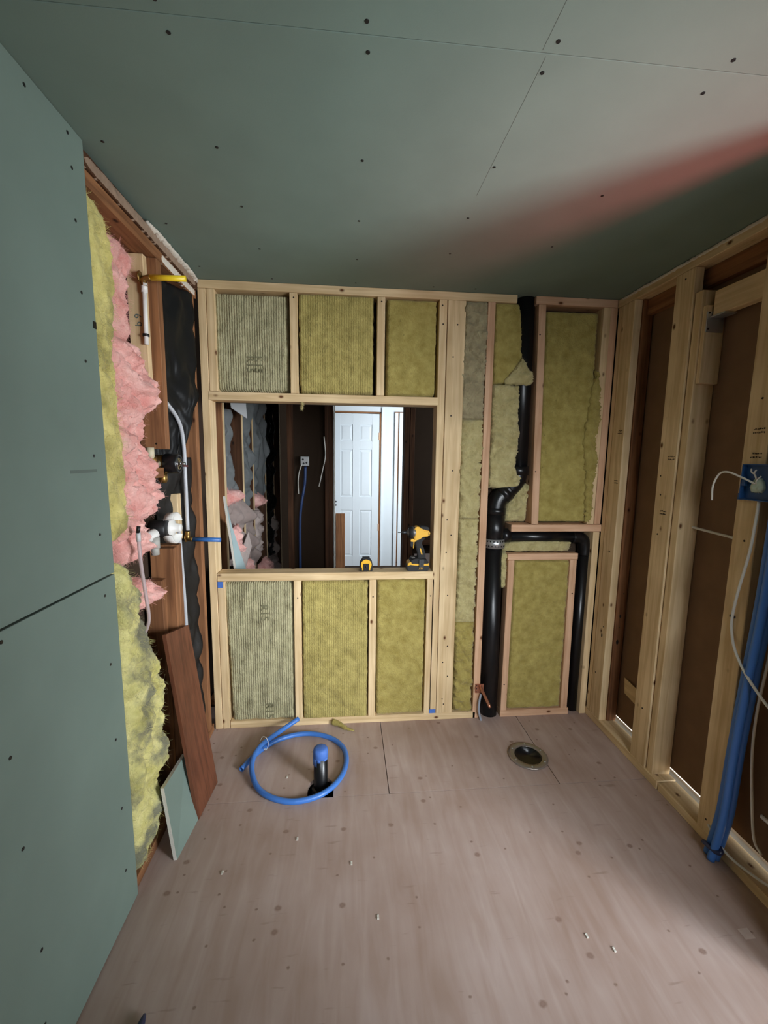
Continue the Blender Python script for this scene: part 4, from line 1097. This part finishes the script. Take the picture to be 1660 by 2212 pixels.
o = tube('pex_tube', [(-0.700, 1.80, 1.12), (-0.705, 1.82, 1.03), (-0.710, 1.845, 0.85), (-0.712, 1.86, 0.65), (-0.714, 1.865, 0.35), (-0.716, 1.865, 0.04)], 0.0078, CLEAR, None, 14, 8)
tag(o, 'translucent tube running down from the white valve behind the plank', 'tube')
o = empty('feed_tube', (-0.65, 1.43, 1.0))
tag(o, 'translucent tube with a black fitting hanging before the yellow wool', 'tube')
tube('tube', [(-0.648, 1.352, 1.150), (-0.646, 1.354, 1.06), (-0.642, 1.362, 0.97), (-0.648, 1.385, 0.87), (-0.68, 1.40, 0.80)], 0.0055, CLEARP, o, 14, 8)
tube('fitting', [(-0.648, 1.352, 1.142), (-0.648, 1.352, 1.172)], 0.0068, WIPE, o, 12, smooth_path=False)
tube('clip', [(-0.648, 1.350, 1.170), (-0.644, 1.349, 1.190)], 0.0060, BLACKP, o, 8, smooth_path=False)

# ---- leaning boards
def leaning_board(name, bl, br_, tl, tr, th, mat, label, cat, edge=None):
    """Flat board from four corner points of its room-side face, thickened towards the wall."""
    P = [Vector(p) for p in (bl, br_, tr, tl)]
    n = (P[1] - P[0]).cross(P[3] - P[0]).normalized()
    if n.x > 0: n = -n
    c = sum(P, Vector()) / 4
    bm = bmesh.new()
    A = [bm.verts.new(p - c) for p in P]; B = [bm.verts.new(p + n * th - c) for p in P]
    bm.faces.new(A); bm.faces.new(B[::-1])
    side = [bm.faces.new((A[k], A[(k + 1) % 4], B[(k + 1) % 4], B[k])) for k in range(4)]
    bmesh.ops.recalc_face_normals(bm, faces=bm.faces[:])
    if edge is not None:
        for f in side: f.material_index = 1
    o = from_bm(name, bm, mat, None, c)
    if edge is not None: o.data.materials.append(edge)
    return tag(o, label, cat)


leaning_board('wood_plank', (-0.571, 1.523, 0.002), (-0.556, 1.711, 0.002), (-0.652, 1.512, 0.765), (-0.652, 1.730, 0.712), 0.014, PLANK, 'dark stained plank leaning against the left wall studs', 'plank')
leaning_board('drywall_offcut', (-0.590, 1.357, 0.002), (-0.574, 1.526, 0.002), (-0.622, 1.362, 0.278), (-0.628, 1.568, 0.25), 0.0127, GREEN, 'small green drywall offcut leaning in front of the dark plank', 'drywall offcut', edge=GYPSUM)
o = lathe('tool_tip', [(0.0, 0.0), (0.004, -0.004), (0.008, -0.018), (0.0105, -0.05), (0.011, -0.12)], NAVY, None, (-0.505, 0.935, 0.012), 'y', 16)
tag(o, 'dark navy tapered end of something lying at the bottom edge of the floor', 'tool')

# ================================================================== TOOLS ON THE SILL
SZ = 0.8305
tm = empty('tape_measure', (0.101, 2.11, SZ))
tag(tm, 'black and yellow tape measure standing on the opening sill', 'tape measure')


def tape_outline(cx, z0, r, top):
    return [(cx - r * 1.02, z0), (cx + r * 1.02, z0), (cx + r * 1.02, z0 + 0.016)] + arc(cx, z0 + top - r, r, 0, 180, 14) + [(cx - r * 1.02, z0 + 0.016)]


prism('case', tape_outline(0.101, SZ, 0.0325, 0.068), 'y', 2.092, 2.134, RUBBER, tm, 0.003, 2)
prism('face_plate', [(0.101 - 0.021, SZ + 0.007), (0.101 + 0.021, SZ + 0.007)] + arc(0.101, SZ + 0.0355, 0.0275, -40, 220, 18), 'y', 2.0895, 2.0935, TOOLY, tm, 0.0008)
prism('belt_clip', [(0.101 - 0.012, SZ + 0.006), (0.101 + 0.012, SZ + 0.006), (0.101 + 0.0145, SZ + 0.012), (0.101 + 0.0145, SZ + 0.042), (0.101 - 0.0145, SZ + 0.042), (0.101 - 0.0145, SZ + 0.012)], 'y', 2.085, 2.0892, BLACKP, tm, 0.001)
lathe('clip_screw', [(0.0, 0.0), (0.0055, 0.0), (0.0055, 0.002)], STEELD, tm, (0.101, 2.0836, SZ + 0.026), 'y', 12)
box('grip_bumper', 0.082, 0.120, 2.094, 2.132, SZ + 0.064, SZ + 0.0695, RUBBER, tm, 0.0015)

dr = empty('impact_driver', (0.37, 2.13, SZ))
tag(dr, 'yellow and black cordless impact driver standing on the opening sill', 'power tool')
YC = 2.125


def dp(name, pts, half, mat, parent=dr, bev=0.003, yc=YC, segs=2):
    return prism(name, [(x, SZ + z) for x, z in pts], 'y', yc - half, yc + half, mat, parent, bev, segs)


bat = dp('battery', [(0.316, 0.0), (0.424, 0.0), (0.428, 0.006), (0.428, 0.026), (0.422, 0.036), (0.318, 0.036), (0.313, 0.028), (0.313, 0.006)], 0.034, BLACKP)
dp('battery_band', [(0.3135, 0.024), (0.330, 0.031), (0.350, 0.028), (0.372, 0.026), (0.4275, 0.026), (0.4275, 0.038), (0.416, 0.046), (0.330, 0.048), (0.318, 0.042)], 0.0352, TOOLY, bat, 0.002)
dp('foot', [(0.333, 0.036), (0.422, 0.036), (0.424, 0.046), (0.414, 0.060), (0.385, 0.066), (0.350, 0.064), (0.330, 0.054)], 0.0365, RUBBER)
dp('handle', [(0.370, 0.058), (0.412, 0.058), (0.410, 0.085), (0.404, 0.110), (0.394, 0.130), (0.388, 0.145), (0.398, 0.160), (0.412, 0.168), (0.375, 0.178), (0.358, 0.165), (0.356, 0.140), (0.362, 0.110), (0.370, 0.085)], 0.0175, RUBBER, bev=0.004)
dp('handle_inlay', [(0.378, 0.118), (0.385, 0.116), (0.390, 0.098), (0.394, 0.086), (0.390, 0.080), (0.384, 0.094)], 0.0185, TOOLY, bev=0.0006)
dp('motor_housing', [(0.346, 0.164), (0.356, 0.160), (0.374, 0.162), (0.392, 0.178), (0.424, 0.180), (0.430, 0.188), (0.430, 0.204), (0.424, 0.210), (0.402, 0.212), (0.392, 0.224), (0.356, 0.232), (0.350, 0.226)], 0.029, TOOLY, bev=0.005)
dp('housing_lip', [(0.330, 0.152), (0.346, 0.150), (0.362, 0.152), (0.362, 0.166), (0.334, 0.166)], 0.018, TOOLY, bev=0.002)
dp('rear_cap', [(0.372, 0.224), (0.392, 0.214), (0.424, 0.212), (0.428, 0.220), (0.418, 0.230), (0.380, 0.232)], 0.026, RUBBER, bev=0.003)
for k in range(4):
    box('vent_slot', 0.4195, 0.4245, YC - 0.0296, YC - 0.0285, SZ + 0.184 + k * 0.0058, SZ + 0.187 + k * 0.0058, BLACKP, dr, 0)
lathe('gear_case', [(0.0, 0.0), (0.010, 0.0), (0.013, 0.003), (0.024, 0.012), (0.029, 0.022), (0.0295, 0.044), (0.028, 0.047), (0.0, 0.047)], TOOLG, dr, (0.312, YC, SZ + 0.197), 'x', 28)
lathe('nose_bumper', [(0.0255, 0.010), (0.0275, 0.010), (0.0315, 0.022), (0.0315, 0.030), (0.029, 0.030)], RUBBER, dr, (0.312, YC, SZ + 0.197), 'x', 28)
lathe('chuck', [(0.0, -0.022), (0.0075, -0.022), (0.0085, -0.018), (0.0085, -0.001), (0.0, -0.001)], STEELD, dr, (0.312, YC, SZ + 0.197), 'x', 16)
lathe('driver_bit', [(0.0, -0.046), (0.0018, -0.046), (0.0028, -0.041), (0.0018, -0.036), (0.0018, -0.030), (0.0034, -0.027), (0.0034, -0.020)], STEELD, dr, (0.312, YC, SZ + 0.197), 'x', 8)
dp('trigger', [(0.334, 0.150), (0.348, 0.150), (0.345, 0.130), (0.340, 0.118), (0.334, 0.124)], 0.009, BLACKP, bev=0.002)
dp('trigger_guard', [(0.346, 0.152), (0.352, 0.150), (0.349, 0.118), (0.345, 0.114), (0.346, 0.122)], 0.012, TOOLY, bev=0.0006)
bc = dp('belt_clip', [(0.374, 0.022), (0.398, 0.022), (0.399, 0.060), (0.395, 0.062), (0.376, 0.062), (0.373, 0.058)], 0.002, STEELD, bev=0.0006, yc=YC - 0.0405)
for z in (0.050, 0.036):
    lathe('clip_hole', [(0.0, 0.0), (0.0028, 0.0), (0.0028, 0.001)], BLACKP, bc, (0.386, YC - 0.0432, SZ + z), 'y', 10, False)
text_mesh('battery_logo', 'XR', 0.017, TOOLY, bat, (0.384, YC - 0.0345, SZ + 0.013), (math.pi / 2, 0, 0), 0.0006)
dp('led_panel', [(0.336, 0.064), (0.356, 0.064), (0.354, 0.069), (0.340, 0.069)], 0.020, TOOLG, bev=0.001)

# ================================================================== RIGHT WALL THINGS
ob = empty('outlet_box', (1.34, 1.26, 1.29))
tag(ob, 'blue plastic outlet box nailed to the near right stud', 'outlet box')
bx0, bx1, by0, by1, bz0, bz1 = 1.318, 1.338, 1.196, 1.300, 1.290, 1.408
t_ = 0.003
box('box_side', bx0, bx1, by1 - t_, by1, bz0, bz1, BOXB, ob, 0.0006)
box('box_side', bx0, bx1, by0, by0 + t_, bz0, bz1, BOXB, ob, 0.0006)
box('box_side', bx0, bx1, by0, by1, bz1 - t_, bz1, BOXB, ob, 0.0006)
box('box_side', bx0, bx1, by0, by1, bz0, bz0 + t_, BOXB, ob, 0.0006)
box('box_back', bx1 - t_, bx1, by0, by1, bz0, bz1, BOXB, ob, 0.0006)
box('screw_boss', bx0, bx0 + 0.012, 1.284, 1.296, 1.336, 1.356, BOXB, ob, 0.001)
box('nail_bracket', 1.326, 1.3385, by1, by1 + 0.012, 1.288, 1.31, BOXB, ob, 0.001)
for k, (y, z, y2, z2) in enumerate(((1.268, 1.392, 1.256, 1.372), (1.250, 1.390, 1.256, 1.370), (1.232, 1.37, 1.25, 1.345))):
    tube('wire_end', [(1.320, y, z), (1.316, (y + y2) / 2, (z + z2) / 2), (1.324, y2, z2), (1.332, y2 - 0.006, z2 - 0.03)], 0.0022, CABLE, ob, 8, 5)
fluff('wire_bundle', [(1.315, 1.235, 1.27), (1.33, 1.225, 1.275), (1.35, 1.23, 1.27), (1.362, 1.24, 1.262)], 'x-', 1.334, 0.012, plain('pale_sheath', (190, 206, 190), 0.5), ob, amp=0.008, freq=50, seed=90, res=0.004, power=3, jit=0.003)
o = tube('wire_hook', [(1.322, 1.252, 1.345), (1.305, 1.290, 1.366), (1.298, 1.330, 1.380), (1.298, 1.362, 1.372), (1.300, 1.384, 1.330), (1.302, 1.384, 1.278)], 0.0032, CABLE, None, 10, 8)
tag(o, 'stiff white wire hooking out of the blue outlet box', 'wire')
o = tube('cable', [(1.332, 1.240, 1.292), (1.325, 1.236, 1.22), (1.322, 1.240, 1.12), (1.322, 1.262, 0.98), (1.332, 1.281, 0.88), (1.335, 1.279, 0.83), (1.322, 1.245, 0.775), (1.310, 1.180, 0.715), (1.300, 1.08, 0.655), (1.295, 0.95, 0.60)], 0.0045, CABLE, None, 10, 8)
tag(o, 'white cable stapled to the near stud below the blue box', 'cable')
sta = box('cable_staple', 1.3335, 1.3395, 1.276, 1.294, 0.878, 0.886, STEELD, None, 0.0005)
tag(sta, 'small dark staple holding the white cable on the stud', 'staple')
o = tube('cable', [(1.36, 1.158, 1.10), (1.36, 1.165, 0.90), (1.358, 1.165, 0.78), (1.352, 1.172, 0.60), (1.355, 1.172, 0.45), (1.352, 1.150, 0.30), (1.345, 1.12, 0.18), (1.345, 1.09, 0.15)], 0.0042, CABLE, None, 10, 8)
tag(o, 'white cable hanging loose at the right behind the blue tubes', 'cable')
o = tube('cable', [(1.322, 1.262, 0.098), (1.318, 1.225, 0.075), (1.325, 1.17, 0.058), (1.345, 1.10, 0.058), (1.365, 1.02, 0.075)], 0.0042, CABLE, None, 10, 8)
tag(o, 'white cable lying along the right bottom plate', 'cable')
o = box('plastic_clip', 1.348, 1.356, 1.075, 1.115, 0.262, 0.275, WIPE, None, 0.002)
tag(o, 'grey plastic clip on the loose cable at the right edge', 'cable clip')
lab = ('blue water tube nearest the stud in the right wall bundle', 'middle blue water tube of the right wall bundle', 'outermost blue water tube of the right wall bundle')
for k, (dy, dx) in enumerate(((0.0, 0.0), (-0.024, 0.012), (-0.026, -0.014))):
    o = tube('pex_tube', [(1.352 + dx, 1.186 + dy, 2.155), (1.344 + dx, 1.186 + dy, 1.80), (1.338 + dx, 1.192 + dy, 1.25), (1.336 + dx, 1.198 + dy, 0.96), (1.334 + dx, 1.210 + dy * 0.9, 0.70), (1.332 + dx, 1.222 + dy * 0.9, 0.45), (1.328 + dx, 1.228 + dy, 0.20), (1.318 + dx * 0.8, 1.234 + dy, 0.08), (1.310 + dx * 0.8, 1.240 + dy, 0.006)], 0.0125, BLUE, None, 14, 8)
    tag(o, lab[k], 'tube', 'blue water tubes on the right wall')
o = tube('blue_strap', [(1.296, 1.248, 0.045), (1.30, 1.20, 0.05), (1.315, 1.195, 0.06), (1.325, 1.25, 0.075)], 0.008, NAVY, None, 8, 5)
tag(o, 'dark blue tie bunching the tubes at the bottom plate', 'tie')

# header beam on a hanger high in the right wall
hb = empty('hanger_beam', (1.40, 1.45, 1.95))
tag(hb, 'short pale beam on a steel hanger high in the right wall bay', 'beam')
lumber('beam', 1.372, 1.410, 1.05, 1.548, 1.958, 2.046, hb)
lumber('plate_block', 1.352, 1.432, 1.556, 1.573, 1.712, 2.0, hb)
hg = box('hanger_plate', 1.354, 1.424, 1.551, 1.555, 1.900, 1.975, GALV, hb, 0.0005)
box('hanger_seat', 1.366, 1.416, 1.49, 1.551, 1.9515, 1.957, GALV, hb, 0.0005)
heads('nail_head', NAIL_ME, hg, [(1.362, 1.5505, 1.97), (1.362, 1.5505, 1.912)], 'y-')
o = tube('cable', [(1.41, 1.60, 1.148), (1.41, 1.46, 1.142), (1.408, 1.30, 1.136)], 0.005, CABLE, None, 8, 5)
tag(o, 'white cable crossing the right wall bay at waist height', 'cable')
o = leaning_board('wood_scrap', (1.402, 1.86, 0.25), (1.402, 1.72, 0.23), (1.425, 1.90, 0.31), (1.425, 1.72, 0.29), 0.006, NEW['y'], 'small pale scrap board wedged low in the right wall bay', 'wood scrap')

# ================================================================== BEYOND THE OPENING
def hall_paper(a0, a1, z0, z1, mat, amp, seed, label, cat, x=-0.70, group=None, rows=None):
    o = crumple('building_paper' if mat is not KRAFT else 'kraft_insulation', a0, a1, z0, z1, x, 'x+', mat, amp, 13, seed, 0.010, rows, slant=0.30)
    tag(o, label, cat, group)


gp = 'grey building paper on the old outer wall'
hall_paper(2.50, 2.70, 1.20, 1.68, PAPERG, 0.05, 101, 'grey crumpled building paper in the nearest bay past the opening', 'building paper', group=gp, rows=[(1.2, 2.5, 2.68), (1.45, 2.5, 2.64), (1.68, 2.5, 2.6)])
hall_paper(2.90, 3.13, 1.02, 2.10, PAPERG, 0.06, 102, 'long folded grey paper in the second bay past the opening', 'building paper', group=gp, rows=[(1.02, 2.95, 3.05), (1.35, 2.9, 3.10), (2.1, 2.9, 3.13)])
hall_paper(3.20, 3.50, 1.05, 2.10, PAPERG, 0.06, 103, 'grey paper strip beside the thin bright stud past the opening', 'building paper', group=gp)
hall_paper(3.68, 3.95, 0.5, 2.10, SHEETB, 0.05, 104, 'black paper in the far dark bay past the opening', 'building paper', group=gp)
hall_paper(2.48, 2.84, 0.72, 1.12, KRAFT, 0.10, 105, 'pale kraft faced pink wool low in the nearest bay', 'insulation', x=-0.71)
hall_paper(2.90, 3.14, 0.45, 1.02, KRAFT, 0.10, 106, 'crumpled kraft wool low in the second bay', 'insulation', x=-0.71)
hall_paper(3.68, 4.0, 0.35, 0.85, KRAFT, 0.08, 107, 'dim kraft wool low in the far bay', 'insulation', x=-0.70)


def tuft(y0, y1, z0, z1, seed, label, mat=PINK, x=-0.70, dep=0.05):
    o = fluff('glass_wool_scrap', [(z0, y0 + 0.02, y1 - 0.04), ((z0 + z1) / 2, y0, y1), (z1, y0 + 0.02, y1 - 0.02)], 'x+', x, dep, mat, None, amp=0.05, freq=18, seed=seed, res=0.01, power=3, jit=0.02)
    tag(o, label, 'insulation', 'pink wool scraps past the opening')


tuft(2.50, 2.74, 1.12, 1.20, 111, 'pink wool tuft sticking out under the grey paper')
tuft(3.24, 3.44, 1.02, 1.11, 112, 'pink wool tuft behind the thin bright stud')
tuft(2.50, 2.66, 0.78, 0.98, 113, 'pink wool patch on the kraft paper in the nearest bay', x=-0.67, dep=0.03)
tuft(2.75, 3.0, 0.56, 0.70, 114, 'pink wool scrap just above the sill at the left')
tuft(3.15, 3.5, 0.42, 0.58, 115, 'pink wool scrap heaped beyond the sill', x=-0.66)
o = fluff('glass_wool_scrap', [(0.60, 3.30, 3.42), (0.8, 3.28, 3.46), (1.0, 3.30, 3.42)], 'x+', -0.72, 0.04, KRAFT, None, amp=0.05, freq=12, seed=116, res=0.012, power=3, jit=0.01)
tag(o, 'pale wool strip beyond the thin bright stud', 'insulation')
leaning_board('paper_sheet', (-0.655, 2.52, 1.68), (-0.62, 2.74, 1.64), (-0.67, 2.52, 1.78), (-0.63, 2.76, 1.74), 0.004, WIPE, 'small white sheet pinned high in the nearest bay past the opening', 'sheet')
leaning_board('paper_sheet', (-0.62, 2.58, 0.72), (-0.64, 2.86, 0.80), (-0.64, 2.58, 0.83), (-0.66, 2.86, 0.90), 0.004, KRAFT, 'pale folded sheet low in the nearest bay past the opening', 'sheet')
leaning_board('drywall_offcut', (-0.545, 2.24, 0.45), (-0.52, 2.52, 0.45), (-0.63, 2.24, 1.20), (-0.645, 2.40, 1.02), 0.0127, board_mat('pale_blue_drywall', (170, 190, 190)), 'pale blue-green drywall offcut leaning past the left side of the opening', 'drywall offcut', edge=GYPSUM)
o = box('lumber_offcut', -0.40, -0.24, 3.10, 3.2, 0.0, 0.50, DARKW['x'], None, 0.002)
tag(o, 'dark block standing below the partition in the dim room', 'wood block')
o = empty('junction_box', (-0.322, 3.29, 1.37))
tag(o, 'small metal junction box on the dim partition beyond the opening', 'junction box')
box('box_body', -0.354, -0.290, 3.292, 3.32, 1.336, 1.408, GALV, o, 0.002)
for (x, z) in ((-0.335, 1.385), (-0.308, 1.36), (-0.33, 1.355)):
    lathe('knockout', [(0.0, 0.0), (0.008, 0.0), (0.008, 0.001)], BLACKP, o, (x, 3.2905, z), 'y', 10, False)
o = tube('cable', [(-0.345, 3.285, 1.345), (-0.362, 3.28, 1.29), (-0.372, 3.28, 1.22), (-0.37, 3.28, 1.12)], 0.0045, CABLE, None, 8, 6)
tag(o, 'thin cable looping from the junction box in the dim room', 'cable')
o = tube('cable', [(-0.172, 3.26, 1.56), (-0.162, 3.26, 1.42), (-0.185, 3.26, 1.30), (-0.212, 3.26, 1.18)], 0.004, CABLE, None, 8, 6)
tag(o, 'pale cable hanging right of the junction box in the dim room', 'cable')
o = tube('pex_tube', [(-0.315, 3.27, 1.33), (-0.32, 3.26, 1.2), (-0.345, 3.25, 1.05), (-0.358, 3.25, 0.9), (-0.36, 3.25, 0.55), (-0.36, 3.25, 0.02)], 0.010, plain('dark_blue_pex', (38, 66, 116), 0.45), None, 12, 8)  # same blue tubing, with the dim room's shade painted into its colour
tag(o, 'blue tube with shade painted in hanging down the dim partition beyond the opening', 'tube')
o = box('wood_board', -0.135, -0.020, 5.245, 5.265, 0.002, 0.70, OLD['z'], None, 0.002)
tag(o, 'orange wooden board standing against the white door', 'board')


def fuzz(o, count, length, width, seed, edge_bias=0.0):
    """Loose fibres standing out of a wool piece: thin bent strips, joined as one part."""
    rr = random.Random(seed)
    me = o.data
    vs_ = me.vertices
    bm = bmesh.new()
    n = len(vs_)
    nrm = [v.normal.copy() for v in vs_]
    for _ in range(count):
        i = rr.randrange(n)
        p = vs_[i].co.copy()
        d = (nrm[i] + Vector((rr.uniform(-1, 1), rr.uniform(-1, 1), rr.uniform(-1.2, 0.6))) * 0.9).normalized()
        side = d.cross(Vector((rr.uniform(-1, 1), rr.uniform(-1, 1), rr.uniform(-1, 1)))).normalized() * width
        bend = Vector((rr.uniform(-1, 1), rr.uniform(-1, 1), rr.uniform(-1, 1))) * length * 0.5
        l = length * rr.uniform(0.4, 1.3)
        prev = None
        for k in range(4):
            t = k / 3
            q = p + d * l * t + bend * t * t
            w = side * (1 - 0.7 * t)
            cur = (bm.verts.new(q - w), bm.verts.new(q + w))
            if prev: bm.faces.new((prev[0], prev[1], cur[1], cur[0]))
            prev = cur
    m2 = bpy.data.meshes.new('loose_fibres')
    bm.to_mesh(m2); bm.free()
    m2.materials.append(me.materials[0])
    c = bpy.data.objects.new('loose_fibres', m2)
    col.objects.link(c)
    c.parent = o
    c['kind'] = 'stuff'


for o in list(col.objects):
    if o.type != 'MESH' or o.parent is not None: continue
    st_ = o.name.split('.')[0]
    if st_ == 'glass_wool_batt': fuzz(o, 1500, 0.016, 0.00045, len(o.name) + 5)
    elif st_ == 'glass_wool_scrap': fuzz(o, 220, 0.014, 0.0005, len(o.name) + 9)
    elif st_ in ('insulation_batt', 'insulation_scrap'): fuzz(o, 420, 0.007, 0.00045, len(o.name) + 13)
